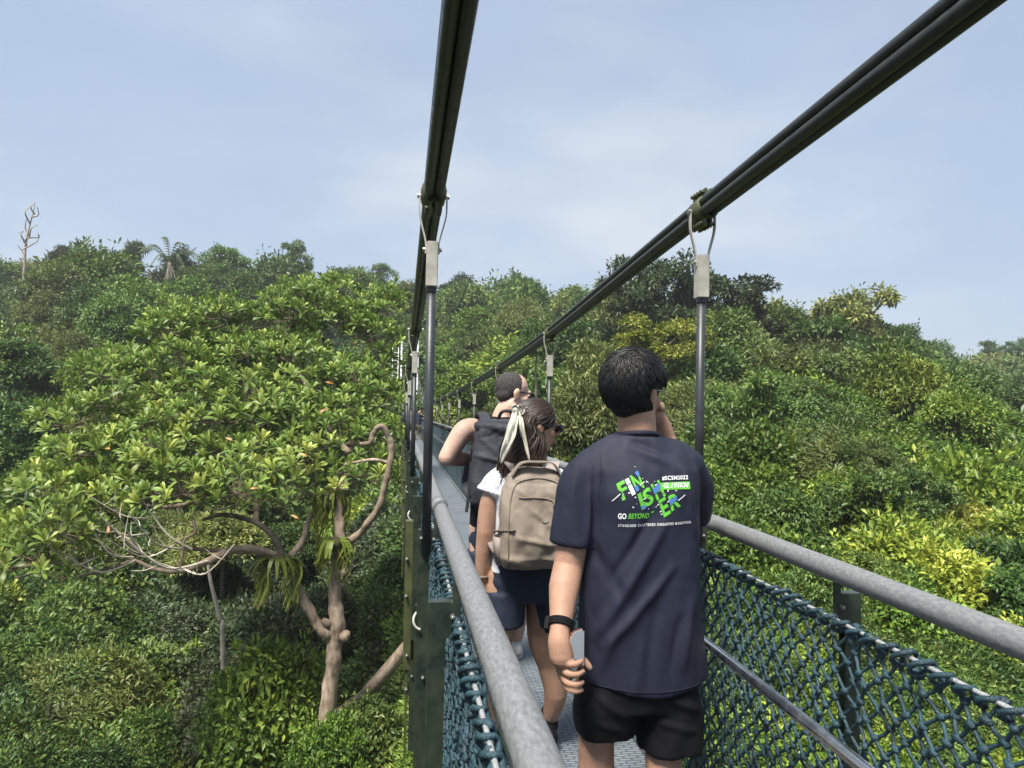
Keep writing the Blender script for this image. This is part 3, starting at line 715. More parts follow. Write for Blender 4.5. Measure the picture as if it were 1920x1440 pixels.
tree('domeC', 1290, 550, 44, 90, 'dense dark green tree below the tall sparse trees')
tree('domeC', 1345, 580, 39, 95, 'broad deep green tree right of the hanger rod')
tree('domeB', 1175, 545, 46, 80, 'olive tree against the sky just under the right cable clamp')
tree('domeB', 1465, 575, 40, 85, 'olive tree between the open-branched tree and the spreading tree')
tree('domeB', 1450, 660, 30, 105, 'grey-olive tree in the middle of the right slope')
tree('domeC', 1330, 650, 31, 95, 'deep green tree right of the man in navy')
tree('spread', 1590, 655, 31, 120, 'crooked-limbed olive tree in the middle of the right slope')
tree('domeC', 1745, 680, 36, 85, 'deep green tree at the right shoulder of the slope')
tree('airy', 1520, 600, 38, 110, 'big open-crowned tree in front of the spreading tree on the right', stretch=1.1)
tree('tallC', 1650, 640, 33, 85, 'tall deep green tree on the right slope beside the crooked-limbed tree')
tree('airy', 1400, 700, 22, 95, 'open-crowned tree right of the hanger rod, low on the slope', stretch=1.1)
tree('tallC', 1800, 700, 30, 80, 'tall deep green tree near the right picture edge')
tree('domeB', 1120, 720, 20, 85, 'olive vine-hung shrub right of the woman', stretch=1.2)
tree('domeA', 515, 1205, 13.6, 115, 'light green bush left of the foot of the forked trunk', stretch=1.5)
tree('domeC', 690, 1320, 12.4, 85, 'deep green bush at the foot of the leaning trunk', stretch=1.4)
tree('domeA', 620, 1345, 11.6, 70, 'fresh green bush hiding the foot of the forked trunk', stretch=1.4)
tree('domeB', 1400, 610, 38, 80, 'dull olive tree below the open-branched tree right of the hanger')
tree('spread', 1560, 555, 44, 135, 'wide spreading tree with bare crooked limbs on the right skyline', stretch=1.0)
tree('domeB', 1530, 640, 36, 90, 'olive tree under the wide spreading tree on the right')
tree('domeC', 1680, 610, 52, 60, 'dark tree right of the wide spreading tree')
tree('bright', 1690, 650, 27, 80, 'leafy light green vine-covered tree on the right slope', stretch=1.3)
tree('bright', 1800, 720, 23, 70, 'light green bushy tree low on the right slope', stretch=1.1)
LOOK = {'domeA': 'fresh green', 'domeC': 'deep green', 'domeB': 'olive fine-leaved', 'tallC': 'tall narrow', 'airy': 'open-crowned', 'dark': 'dark', 'bright': 'bright green', 'yellow': 'yellow-green', 'spread': 'wide-branched'}
def nth_label(kind, px, py, zone, what='tree'):
    band = 'by the skyline on' if py < 560 else ('high on' if py < 630 else ('half way up' if py < 720 else ('low on' if py < 820 else 'at the foot of')))
    if zone == 'left': place = 'the left hillside, ' + ('near the picture edge' if px < 150 else ('left of the rosette tree' if px < 380 else 'behind the rosette tree'))
    elif zone == 'mid': place = 'the hill behind the bridge, ' + ('left of the cables' if px < 790 else ('near the left cable' if px < 960 else 'under the right cable'))
    elif zone == 'right': place = 'the right slope, ' + ('near the right hanger' if px < 1400 else 'beyond the right handrail')
    elif zone == 'rshrub': band = 'on'; place = 'the right slope, ' + ('close above' if py < 900 else 'showing just over') + (' the man in navy' if px < 1350 else (' the middle of the right handrail' if px < 1650 else ' the right end of the handrail'))
    elif zone == 'lshrub': band = 'in'; place = 'the valley below the rosette tree, ' + ('far left' if px < 250 else ('left of its trunk' if px < 560 else 'beside its trunk')) + (', higher row' if py < 1150 else ', lower row')
    else: place = 'the far right hill'
    return LOOK[kind] + ' ' + what + ' ' + band + ' ' + place
def auto_trees(n, azr, yr, kinds, zone, group, wk=.085, up=(1.0, 4.0), avoid=(), what='tree'):
    t0, t1 = [(p - 750) / FPX for p in azr]; placed = []
    tries = 0
    while len(placed) < n and tries < n * 40:
        tries += 1
        y = math.exp(RNG.uniform(math.log(yr[0]), math.log(yr[1]))); t = RNG.uniform(t0, t1); x = t * y; wd = float(np.clip(wk * y, 1.3, 8.5)) * math.exp(RNG.normal(0, .22))
        if abs(x - .7) < wd * .5 + 1.6 and y < 66: continue
        if any((x - a) ** 2 + (y - b_) ** 2 < (.40 * (wd + c_)) ** 2 for a, b_, c_ in placed): continue
        px_ = 750 + FPX * t
        if any(q0 < px_ < q1 and r0_ < y < r1_ for q0, q1, r0_, r1_ in avoid): continue
        placed.append((x, y, wd))
        zt = float(canopy(x, y)[0]) + RNG.uniform(*up) * min(1, y / 45)
        v = Vector((x, y, zt)) - CAM; dd = v.dot(FWD); xx = v.dot(RIGHT) / dd * FPX; yy = -v.dot(UP) / dd * FPX
        kd = random.choice(kinds); ppx = 960 + xx * math.cos(ROLL) - yy * math.sin(ROLL); ppy = 720 + xx * math.sin(ROLL) + yy * math.cos(ROLL)
        tree(kd, ppx, ppy, y, wd / 2 / y * FPX, nth_label(kd, ppx, ppy, zone, what), group, stretch=RNG.uniform(.85, 1.35), name=None if what == 'tree' else 'leafy_shrub', cat_=what)
auto_trees(85, (-230, 735), (24, 108), ['domeA', 'domeC', 'domeC', 'domeC', 'domeB', 'tallC', 'airy'], 'left', GL, up=(1.0, 6.5), avoid=[(0, 110, 55, 75)])
auto_trees(42, (740, 1140), (34, 112), ['domeA', 'domeC', 'domeC', 'domeB', 'tallC'], 'mid', GM, up=(.5, 6.0))
auto_trees(34, (1130, 1720), (24, 100), ['domeB', 'domeC', 'domeA', 'airy', 'domeB'], 'right', 'trees on the right slope', up=(.2, 2.4), avoid=[(1180, 1460, 24, 44), (1420, 1720, 24, 46)])
auto_trees(88, (1130, 2080), (7.6, 27), ['bright', 'domeA', 'domeB', 'domeA', 'domeC', 'airy', 'bright', 'tallC'], 'rshrub', 'leafy shrubs on the right slope', wk=.165, up=(.3, 1.7), what='shrub')
auto_trees(34, (-120, 760), (13.5, 26), ['domeC', 'domeC', 'dark', 'domeA', 'domeB', 'dark'], 'lshrub', 'leafy shrubs in the valley', wk=.15, up=(.4, 2.4), what='shrub')
GR = 'trees on the far right hill'; LR = 'dark rounded tree on the far hill at the right edge'
auto_trees(22, (1720, 2120), (34, 112), ['domeC', 'domeC', 'tallC', 'airy'], 'far', GR, up=(.5, 3.5))
for kind, px, py, d, hw in [('domeC', 1740, 640, 88, 50), ('domeC', 1790, 675, 86, 45), ('domeC', 1850, 690, 80, 55), ('domeC', 1900, 720, 74, 55), ('domeC', 1820, 740, 66, 60), ('domeC', 1930, 790, 55, 70), ('domeC', 1870, 790, 50, 60)]:
    HAND.append((kind, px, py, d, hw, 'far', GR))
tree('airy', 1860, 640, 100, 36, 'twin-headed tree top on the far right skyline')
tree('airy', 1915, 632, 98, 38, 'tree top cut by the right picture edge on the skyline')

for kind, px, py, d, hw, zn, gp in HAND: tree(kind, px, py, d, hw, nth_label(kind, px, py, zn), gp)
# ---------------------------------------------------------------- the rosette-leaved tree left of the bridge
def rosette_arrays(scale=1.0, n=13):
    a = np.arange(n) * 2.399 + RNG.uniform(0, 6); q = (np.arange(n) + .5) / n          # 0 = inner upright, 1 = outer flat
    el = np.radians(80 - 86 * q ** 1.3 + RNG.normal(0, 9, n))
    D = np.stack([np.cos(el) * np.cos(a), np.cos(el) * np.sin(a), np.sin(el)], 1)
    N = np.stack([-np.sin(el) * np.cos(a), -np.sin(el) * np.sin(a), np.cos(el)], 1) + RNG.normal(0, .16, (n, 3))
    L = scale * .23 * RNG.uniform(.78, 1.12, n) * (0.72 + .28 * np.sqrt(q)); W = L * RNG.uniform(.27, .36, n)
    P = D * .02 * scale + np.stack([np.zeros(n), np.zeros(n), .03 * (1 - q)], 1)
    t = np.clip(.78 - .55 * q + RNG.normal(0, .10, n), .05, 1)
    return P, D, N, L, W, t
def rosette_mesh(name, sets, mat):
    "obovate leaves: base, two widths, tip; folded along the midrib"
    V = []; F = []; T = []
    for P, D, N, L, W, t in sets:
        D = unit(D); N = unit(N - D * np.sum(N * D, 1, keepdims=True)); S = np.cross(D, N)
        for i in range(len(P)):
            b = len(V); p, d, nn, s_, l, w_ = P[i], D[i], N[i], S[i], L[i], W[i]
            for (u, ww, dn) in ((0, .10, 0), (.38, .62, .02), (.72, 1.0, .01), (.93, .55, -.07), (1.0, 0, -.11)):
                c = p + d * l * u + nn * l * dn
                if ww == 0: V.append(c)
                else: V += [c - s_ * w_ * ww / 2 + nn * w_ * ww * .13, c, c + s_ * w_ * ww / 2 + nn * w_ * ww * .13]
            for k in range(3):
                o = b + k * 3
                F += [(o, o + 1, o + 4, o + 3), (o + 1, o + 2, o + 5, o + 4)]
            o = b + 9; F += [(o, o + 1, o + 3), (o + 1, o + 2, o + 3)]
            T += [t[i]] * 13
    me = bpy.data.meshes.new(name); me.from_pydata([tuple(v) for v in V], [], F)
    at_ = me.attributes.new('tint', 'FLOAT', 'POINT'); at_.data.foreach_set('value', np.array(T, np.float32))
    me.polygons.foreach_set('use_smooth', [True] * len(F)); me.materials.append(mat); return me
ROS = [rosette_arrays(1.0, n) for n in (12, 14, 11, 13, 15, 10)]
me_ros = [rosette_mesh('leaf_rosette', [a], M_leafR) for a in ROS]

tb = at(612, 1300, 12.6)
RT = tag(empty('rosette_tree', (tb.x, tb.y, tb.z - 3.5)), 'big tree with leaves in rosettes and pale forked trunk beside the bridge', 'tree')
RO = Vector(RT.location)
def rlimb(name, pts, rad, mat=M_barkp, k=9, n=12, knob=0.0, parent=None):
    P = crom([at(*p) - RO if not isinstance(p, Vector) else p for p in pts], n)
    rs = lerpl(rad, len(P))
    if knob: rs = [r * (1 + knob * .6 * mnoise.noise(Vector((i * .37, 2.5, 4)))) for i, r in enumerate(rs)]
    if knob: P = [p + Vector((mnoise.noise(p * 2.1), mnoise.noise(p * 2.3 + Vector((9, 0, 0))), 0)) * .045 for p in P]
    m = MB(); m.tube(P, rs, k + 3)
    if knob: m.v = [tuple(Vector(p) + mnoise.noise_vector(Vector(p) * 5.5) * .020 + mnoise.noise_vector(Vector(p) * 17) * .008) for p in m.v]
    o = m.build(name, mat, parent or RT); return P
D0 = 12.6
trunk = rlimb('trunk', [tb - RO + Vector((-.15, 0, -3.4)), (616, 1330, D0), (627, 1230, D0), (632, 1170, D0), (629, 1110, D0 + .05), (636, 1050, D0 + .1), (634, 980, D0 + .2), (640, 920, D0 + .4), (655, 850, D0 + 1.6), (662, 780, D0 + 3.2), (655, 700, D0 + 5)],
              [.16, .135, .12, .135, .105, .10, .09, .08, .07, .055, .04], knob=.22)
l_left = rlimb('limb', [(628, 1190, D0), (600, 1180, D0 - .05), (572, 1130, D0 - .1), (552, 1085, D0 - .1), (532, 1055, D0), (512, 1040, D0)], [.10, .085, .08, .075, .08, .085], knob=.3)
l_low = rlimb('limb', [(515, 1042, D0), (470, 1030, D0 - .1), (430, 1032, D0 - .2), (390, 1052, D0 - .3), (340, 1070, D0 - .4), (295, 1068, D0 - .4), (255, 1050, D0 - .4)], [.075, .068, .06, .052, .045, .035, .022], knob=.3)
l_low2 = rlimb('limb', [(505, 1034, D0), (440, 1034, D0 + .4), (360, 1028, D0 + .6), (330, 1015, D0 + .6)], [.05, .042, .032, .02], M_bark)
l_up = rlimb('limb', [(545, 1045, D0), (570, 1000, D0 + .2), (590, 955, D0 + .4), (618, 918, D0 + .6), (640, 880, D0 + 1.2)], [.055, .05, .045, .045, .03], knob=.2)
l_up2 = rlimb('limb', [(528, 1045, D0), (515, 1010, D0 + .1), (480, 980, D0 + .2), (420, 965, D0 + .3), (380, 975, D0 + .3)], [.07, .055, .045, .035, .025], M_barkd)
l_mid = rlimb('limb', [(480, 980, D0 + .2), (478, 930, D0 + .6), (440, 890, D0 + 1.0), (400, 850, D0 + 1.6)], [.05, .045, .035, .022], M_bark)
l_right = rlimb('limb', [(640, 1015, D0 + .1), (668, 1005, D0), (705, 965, D0 - .1), (722, 915, D0 - .1), (730, 870, D0 - .1), (732, 830, D0 - .1), (718, 800, D0 - .1), (700, 815, D0 - .1), (693, 830, D0 - .1), (676, 832, D0)], [.06, .065, .06, .058, .052, .05, .05, .045, .04, .03], M_bark, knob=.25)
l_r2 = rlimb('limb', [(728, 868, D0 - .1), (700, 862, D0 - .1), (660, 868, D0 + .1)], [.032, .028, .02])
l_str = rlimb('limb', [(275, 948, D0 - .6), (320, 950, D0 - .5), (365, 940, D0 - .3), (410, 920, D0 + .3)], [.022, .03, .03, .02])
l_st2 = rlimb('limb', [(362, 976, D0 - .3), (366, 998, D0 - .3), (345, 1015, D0 - .3), (340, 1060, D0 - .4)], [.028, .03, .022, .02])
l_top = rlimb('limb', [(655, 850, D0 + .9), (600, 780, D0 + 2), (560, 700, D0 + 3.2), (500, 650, D0 + 3.8)], [.05, .04, .03, .02], M_bark)
for (x, y, dx, s_) in ((646, 1072, 14, .09), (648, 1192, 10, .10), (612, 1168, -12, .07)):     # stubs of lost branches
    q = at(x, y, D0 - .1) - RO; m = MB(); m.tube([q + Vector((-dx * .008, .1, -.06)), q, q + Vector((dx * .004, -.02, .07))], [s_, s_ * .9, s_ * .45], 8); m.build('branch_stub', M_barkp, RT)
# dead, bare twigs hanging at the lower left
tw = MB(); rr = random.Random(8)
def btw(a, b, r0, bend=.25, k=5):
    a = Vector(a); b = Vector(b); mid = (a + b) / 2 + Vector((0, rr.uniform(-.1, .1), -bend * (b - a).length * rr.uniform(.4, 1)))
    P = crom([a, mid, b], 6); tw.tube(P, lerpl([r0, r0 * .7, r0 * .35], len(P)), k, cap=False); return P
def pxp(x, y, d): return at(x, y, d) - RO
for (x0, y0, x1, y1, r0) in [(340, 1070, 190, 970, .020), (300, 1060, 205, 935, .018), (360, 1030, 265, 935, .018), (390, 1052, 235, 1010, .018), (340, 1065, 440, 1020, .016), (345, 1030, 240, 960, .016), (250, 1045, 160, 965, .016), (280, 1000, 180, 960, .014), (330, 1020, 200, 1010, .014), (300, 970, 160, 925, .012), (255, 1050, 120, 1040, .016), (180, 1045, 90, 1020, .012)]:
    P = btw(pxp(x0, y0, 11.9), pxp(x1, y1, 11.3 + rr.uniform(-.4, .5)), r0 * 1.15)
    for i in (4, 7, 9):
        btw(P[i], P[i] + Vector((rr.uniform(-.45, .1), rr.uniform(-.3, .3), rr.uniform(-.05, .45))), r0 * .5, .15, 4)
tw.build('bare_twigs', M_dead, RT)

# leafy branch pads: laid out over the crown, joined to the limbs below them
poly = [(120, 800), (200, 690), (330, 600), (480, 570), (560, 515), (640, 500), (720, 540), (756, 590), (738, 690), (726, 790), (690, 870), (640, 905), (560, 930), (500, 950), (390, 915), (280, 925), (180, 960), (110, 1040), (40, 1075), (0, 1030), (20, 940), (90, 880)]
def inside(x, y):
    c = False; j = len(poly) - 1
    for i in range(len(poly)):
        (xi, yi), (xj, yj) = poly[i], poly[j]
        if (yi > y) != (yj > y) and x < (xj - xi) * (y - yi) / (yj - yi) + xi: c = not c
        j = i
    return c
pads = []
tries = 0
while len(pads) < 80 and tries < 6000:
    tries += 1
    x, y = rr.uniform(0, 780), rr.uniform(500, 1080)
    if not inside(x, y): continue
    d = 11.6 + max(0, (960 - y)) / 450 * 6.8 + max(0, (x - 560)) / 220 * 1.2 + rr.uniform(-.4, .9)
    p = at(x, y, d) - RO
    if all((p - q).length > .66 for q, _ in pads): pads.append((p, d))
nodes = [Vector(p) for P in (trunk[60::2], l_left[20::2], l_low[8::2], l_low2[::2], l_up[::2], l_up2[::2], l_mid[::2], l_right[36::2], l_top[::2], l_str[::2]) for p in P]
brm = MB()
for p, d in sorted(pads, key=lambda q: min((q[0] - n_).length for n_ in nodes)):
    base_ = p + Vector((0, 0, -.30))
    cands = [n_ for n_ in nodes if n_.z < base_.z + .15] or nodes
    s_ = min(cands, key=lambda n_: (n_ - base_).length)
    mid = s_.lerp(base_, .55) + Vector((rr.uniform(-.15, .15), rr.uniform(-.15, .15), -.10 * (base_ - s_).length))
    P = crom([s_, mid, base_, p + Vector((0, 0, -.08))], 4); L_ = (base_ - s_).length
    brm.tube(P, lerpl([.022 + .008 * min(L_, 2), .018, .013, .008], len(P)), 5, cap=False)
    nodes += [v for v in P[3:-2]]
inst = []
for p, d in pads:
    rx = rr.uniform(.45, .85); n = int(27 * rx / .7)
    for i in range(n):
        a = i * 2.399 + rr.uniform(-.3, .3); q = math.sqrt((i + .5) / n)
        off = Vector((math.cos(a) * q * rx, math.sin(a) * q * rx, .34 * (1 - q * q) - .14 + rr.uniform(-.16, .16)))
        ax = Vector((math.cos(a) * q * .75 + rr.uniform(-.3, .3), math.sin(a) * q * .75 + rr.uniform(-.3, .3), 1)).normalized()
        pos = p + off
        inst.append((pos, ax, rr.uniform(.72, 1.12), d))
        brm.tube([p + Vector((0, 0, -.16)), pos - ax * .10 * 1.2 + (p - pos) * .1, pos], [.008, .007, .006], 3, cap=False)
brm.build('branches', M_bark, RT)
inst.sort(key=lambda t: t[3] / t[2])
near_i = [t for k, t in enumerate(inst) if k < 300]; rest = inst[300:]
def rotq(ax, a): return ax.to_track_quat('Z', 'Y').to_matrix() @ Matrix.Rotation(a, 3, 'Z')
for pos, ax, s_, d in near_i:
    o = kid('leaf_rosette', random.choice(me_ros), RT, pos, rotq(ax, rr.uniform(0, 6.28)).to_euler()); o.scale = (s_,) * 3
sets = []
for pos, ax, s_, d in rest:
    P, D, N, L, W, t = random.choice(ROS); M_ = np.array(rotq(ax, rr.uniform(0, 6.28)))
    sets.append((P @ M_.T * s_ + np.array(pos), D @ M_.T, N @ M_.T, L * s_, W * s_, np.clip(t + rr.uniform(-.16, .16), .02, 1)))
o = link('leaf_rosettes', rosette_mesh('leaf_rosettes', sets, M_leafR), None, RT); tag(o, kind='stuff')
# a few red and yellow old leaves
M_old = pmat('old_red_leaf', (0.22, 0.05, 0.02), (0.34, 0.20, 0.03), rough=0.5, scale=3)
for x, y in ((196, 842), (614, 766), (627, 720), (422, 820), (487, 915), (85, 965), (203, 985), (545, 965), (560, 850)):
    P = at(x, y, 11.3) - RO; A = rosette_arrays(1.0, 1)
    m = rosette_mesh('old_leaf', [(np.array([P]), np.array([[rr.uniform(-1, 1), -.3, rr.uniform(-.6, .2)]]), np.array([[.2, -.8, .6]]), np.array([.13]), np.array([.045]), np.array([.5]))], M_old); link('old_leaf', m, None, RT)

# ferns growing on the tree
M_fern = leafmat('fern_green', (0.06, 0.085, 0.012), (0.15, 0.19, 0.03), (0.30, 0.30, 0.06), objvar=.1)
M_moss = pmat('mossy_roots', (0.035, 0.028, 0.012), (0.07, 0.075, 0.02), rough=.95, scale=9, bump=.8, bscale=20)
def fern(x, y, d, label, hang, wid):
    P = at(x, y, d); o = tag(empty('hanging_fern', P), label, 'fern')
    m = MB(); m.ball((0, 0, -.02), (.13 * wid, .13 * wid, .13), 9, 6); m.build('root_mass', M_moss, o)
    V = []; F = []; T = []
    for i in range(34):       # broad nest fronds
        a = rr.uniform(0, 6.28); L_ = rr.uniform(.16, .30) * wid; w_ = .035; p0 = Vector((math.cos(a) * .12, math.sin(a) * .12, .03))
        for u in range(5):
            t = u / 4; c = p0 + Vector((math.cos(a), math.sin(a), 0)) * L_ * t + Vector((0, 0, .30 * t - .52 * t * t)); s_ = Vector((-math.sin(a), math.cos(a), 0)) * w_ * (math.sin(math.pi * min(.95, t * .85 + .1)))
            V += [c - s_, c + s_]; T += [.4 + .2 * t] * 2
            if u: b = len(V) - 4; F.append((b, b + 1, b + 3, b + 2))
    n0 = len(V)
    me = bpy.data.meshes.new('fronds'); me.from_pydata([tuple(v) for v in V], [], F); A = me.attributes.new('tint', 'FLOAT', 'POINT'); A.data.foreach_set('value', np.array(T, np.float32)); link('fronds', me, M_fern, o)
    V = []; F = []; T = []
    for i in range(int(70 * hang)):  # hanging ribbons
        a = rr.uniform(0, 6.28); q = rr.choice([-.17, .19]) * wid + rr.uniform(-.1, .1); L_ = rr.uniform(.25, .75) * hang; p0 = Vector((q, rr.uniform(-.15, .15), -.06)); wv = rr.uniform(0, 6)
        for u in range(7):
            t = u / 6; c = p0 + Vector((.05 * math.sin(wv + t * 5), .04 * math.cos(wv + t * 4) - .08 * t, -L_ * t)); s_ = Vector((math.cos(a), math.sin(a), 0)) * .018 * (1 - .6 * t)
            V += [c - s_, c + s_]; T += [.55 + .3 * t] * 2
            if u: b = len(V) - 4; F.append((b, b + 1, b + 3, b + 2))
    me = bpy.data.meshes.new('hanging_fronds'); me.from_pydata([tuple(v) for v in V], [], F); A = me.attributes.new('tint', 'FLOAT', 'POINT'); A.data.foreach_set('value', np.array(T, np.float32)); link('hanging_fronds', me, M_fern, o)
fern(520, 1052, 12.45, 'nest fern with yellow-green ribbons hanging at the left fork of the rosette tree', 1.0, 1.35)
fern(628, 1018, 12.5, 'fern tuft with long ribbons on the upright trunk of the rosette tree', .8, .95)
fern(622, 925, 12.9, 'leafy fern high on the trunk where the upper limb forks off', 1.2, .9)
# trunk leaning out from under the bridge
q0 = at(655, 1325, 13.5); m = MB()
P = crom([Vector((-1.0, 0, -.5)), Vector((0, 0, 0)), at(700, 1285, 13.3) - q0, at(740, 1240, 13.1) - q0, at(778, 1195, 12.9) - q0, at(800, 1150, 12.7) - q0 + Vector((.6, 0, .5))], 5)
m.tube(P, lerpl([.06, .10, .115, .115, .11, .08], len(P)), 9)
tag(m.build('leaning_trunk', M_barkp), 'bare brown trunk leaning up behind the left posts of the bridge', 'tree'); bpy.data.objects['leaning_trunk'].location = q0
# thin pale stem in the dark gap
q0 = at(418, 1215, 17); m = MB(); P = crom([Vector((0.2, 0, -5)), Vector((0, 0, 0)), at(412, 1160, 17) - q0, at(396, 1095, 17) - q0, at(390, 1060, 17.3) - q0], 4); m.tube(P, lerpl([.06, .055, .05, .04, .03], len(P)), 6)
o = tag(m.build('thin_stem', M_dead), 'thin pale bare stem in the dark gap left of the forked trunk', 'tree'); o.location = q0

M_snag = pmat('grey_brown_dead_wood', (0.20, 0.16, 0.125), (0.36, 0.30, 0.24), rough=.85, scale=3, detail=8)
# bleached dead tree on the left skyline
db = at(43, 565, 66); DT = tag(empty('dead_tree', db), 'bleached leafless dead tree standing above the left skyline', 'tree')
def dp(x, y): return at(x, y, 66) - db
m = MB(); P = crom([dp(40, 640), dp(43, 560), dp(46, 500), dp(48, 460), dp(55, 425), dp(62, 400), dp(66, 378)], 5); m.tube(P, lerpl([.15, .13, .11, .09, .065, .04, .02], len(P)), 8); m.build('trunk', M_snag, DT)
m = MB()
for a in [[(48, 462), (42, 440), (38, 432), (34, 436)], [(47, 470), (60, 462), (72, 452), (75, 440)], [(47, 455), (58, 448), (70, 444), (74, 438)], [(50, 440), (44, 425), (50, 405)], [(57, 420), (52, 400), (56, 385)], [(60, 408), (70, 402), (71, 388)], [(62, 400), (59, 390), (63, 380)], [(50, 445), (62, 430), (68, 420)], [(46, 485), (40, 470), (34, 460)]]:
    P = crom([dp(x, y) + Vector((0, rr.uniform(-.5, .5), 0)) for x, y in a], 4); m.tube(P, lerpl([.07, .05, .02], len(P)), 5)
m.build('bare_branches', M_snag, DT)

# palm with arching fronds and dead hanging leaves
pb = at(318, 492, 78); PT = tag(empty('palm_tree', pb), 'palm with arching fronds and grey dead fronds hanging on the left skyline', 'tree')
m = MB(); P = crom([Vector((0.3, 0, -6)), Vector((.1, 0, -3)), Vector((0, 0, 0))], 4); m.tube(P, .22, 7); m.build('trunk', M_bark, PT)
def frond(tip, up, mat, name, lw=.5):
    m = MB(); a = Vector((0, 0, 0)); tip = Vector(tip); mid = tip * .5 + Vector((0, 0, up)); P = crom([a, mid, tip], 8)
    m.tube(P, lerpl([.05, .03, .01], len(P)), 4)
    for i in range(2, len(P)):
        for s_ in (-1, 1):
            t = (P[i] - P[i - 1]).normalized(); sd_ = t.cross(Vector((0, 0, 1))).normalized() * s_
            q = P[i] + sd_ * lw + t * lw * .6 + Vector((0, 0, -lw * .75)); w2 = t * .06
            m.add([P[i] - w2, P[i] + w2, q], [(0, 1, 2)])
    m.build(name, mat, PT)
M_palm = pmat('palm_green', (0.03, 0.06, 0.015), (0.08, 0.11, 0.03), rough=.45, scale=2)
M_pdead = pmat('dead_palm_grey', (0.22, 0.19, 0.16), (0.36, 0.32, 0.28), rough=.9, scale=2)
for t, u in (((-3.6, .3, -.4), 1.6), ((-2.4, -.8, 1.0), 1.1), ((2.6, .5, -.9), 1.5), ((1.3, -.6, 1.9), .9), ((-.6, .5, 2.6), .5), ((3.2, -.4, .2), 1.2), ((-3.0, .9, .5), 1.4), ((-1.5, -.9, -.5), 1.0), ((1.6, -.9, -.4), 1.0)): frond(t, u, M_palm, 'frond')
for t in ((-.5, -.4, -3.0), (.1, -.5, -3.6), (.5, -.4, -2.6), (-.1, -.6, -2.2), (.9, -.3, -2.4)): frond(t, .2, M_pdead, 'dead_frond', .10)
# broken pale stub
q0 = at(378, 560, 74); m = MB(); P = crom([Vector((0, 0, -1.5)), Vector((0, 0, 0)), at(379, 548, 74) - q0, at(371, 540, 74) - q0], 4); m.tube(P, lerpl([.22, .2, .17, .1], len(P)), 7)
o = tag(m.build('broken_stub', M_dead), 'pale broken branch stub showing in the dark trees right of the palm', 'tree'); o.location = q0
# ---------------------------------------------------------------- people
def skinmat(name, a, b): return pmat(name, a, b, rough=0.58, scale=16, detail=9, bump=0.14, bscale=140, spec=0.35, lo=.32, hi=.68, sss=0.12)
M_skinN = skinmat('tan_skin', (0.33, 0.185, 0.125), (0.43, 0.255, 0.18))
M_skinW = skinmat('warm_tan_skin', (0.35, 0.20, 0.135), (0.46, 0.28, 0.20))
M_skinT = skinmat('fair_skin', (0.44, 0.28, 0.215), (0.56, 0.38, 0.30))
M_navy = pmat('navy_jersey', (0.0095, 0.0120, 0.026), (0.013, 0.0160, 0.034), rough=0.72, scale=5, bump=0.2, bscale=420, spec=0.35)
M_black = pmat('black_cloth', (0.004, 0.004, 0.006), (0.007, 0.007, 0.009), rough=0.8, scale=6, bump=0.1, bscale=200, spec=0.2)
M_navy2 = pmat('dark_navy_cloth', (0.010, 0.016, 0.036), (0.017, 0.025, 0.052), rough=0.78, scale=6, bump=0.12, bscale=200)
M_wtee = pmat('white_cotton', (0.66, 0.68, 0.74), (0.75, 0.77, 0.82), rough=0.85, scale=4, bump=0.1, bscale=200)
M_hairB = pmat('black_hair', (0.003, 0.003, 0.004), (0.008, 0.0075, 0.008), rough=0.5, scale=30, spec=0.3)
M_hairW = pmat('dark_brown_hair', (0.014, 0.008, 0.006), (0.050, 0.026, 0.017), rough=0.42, scale=9, spec=0.45)
M_hairG = pmat('cropped_dark_hair', (0.016, 0.015, 0.015), (0.055, 0.05, 0.048), rough=0.7, scale=90, bump=0.6, bscale=500)
M_shiny = pmat('black_plastic', (0.006, 0.006, 0.007), rough=0.18, spec=0.5)
M_silver = pmat('silver_frame', (0.45, 0.46, 0.48), rough=0.3, metal=0.9)
M_beige = pmat('beige_backpack_fabric', (0.235, 0.190, 0.150), (0.285, 0.235, 0.188), rough=0.62, scale=4, bump=0.10, bscale=500, spec=0.35)
M_beiged = pmat('beige_webbing', (0.17, 0.135, 0.105), (0.21, 0.168, 0.132), rough=0.8, scale=20)
M_beigel = pmat('pale_mauve_panel', (0.26, 0.215, 0.20), (0.30, 0.25, 0.23), rough=0.7, scale=5)
M_gpack = pmat('charcoal_backpack_fabric', (0.030, 0.030, 0.040), (0.050, 0.050, 0.064), rough=0.7, scale=7, bump=0.2, bscale=150, spec=0.35)
M_strap = pmat('black_webbing', (0.010, 0.010, 0.012), (0.02, 0.02, 0.022), rough=0.7, scale=30)
M_cream = pmat('cream_chiffon', (0.56, 0.54, 0.44), (0.68, 0.66, 0.57), rough=0.7, scale=30)
M_pwhite = pmat('white_glass', (0.78, 0.80, 0.80), rough=0.12, spec=0.5)
M_copper = pmat('copper_pink_metal', (0.50, 0.20, 0.15), (0.58, 0.27, 0.2), rough=0.25, metal=0.85)
M_shoe = pmat('pale_grey_shoe', (0.50, 0.50, 0.47), (0.62, 0.62, 0.58), rough=0.7, scale=20)
M_sole = pmat('white_sole', (0.68, 0.68, 0.66), rough=0.6)
M_eye = pmat('eye_white', (0.7, 0.68, 0.65), rough=0.2)
M_lip = pmat('lips', (0.34, 0.12, 0.10), rough=0.5)

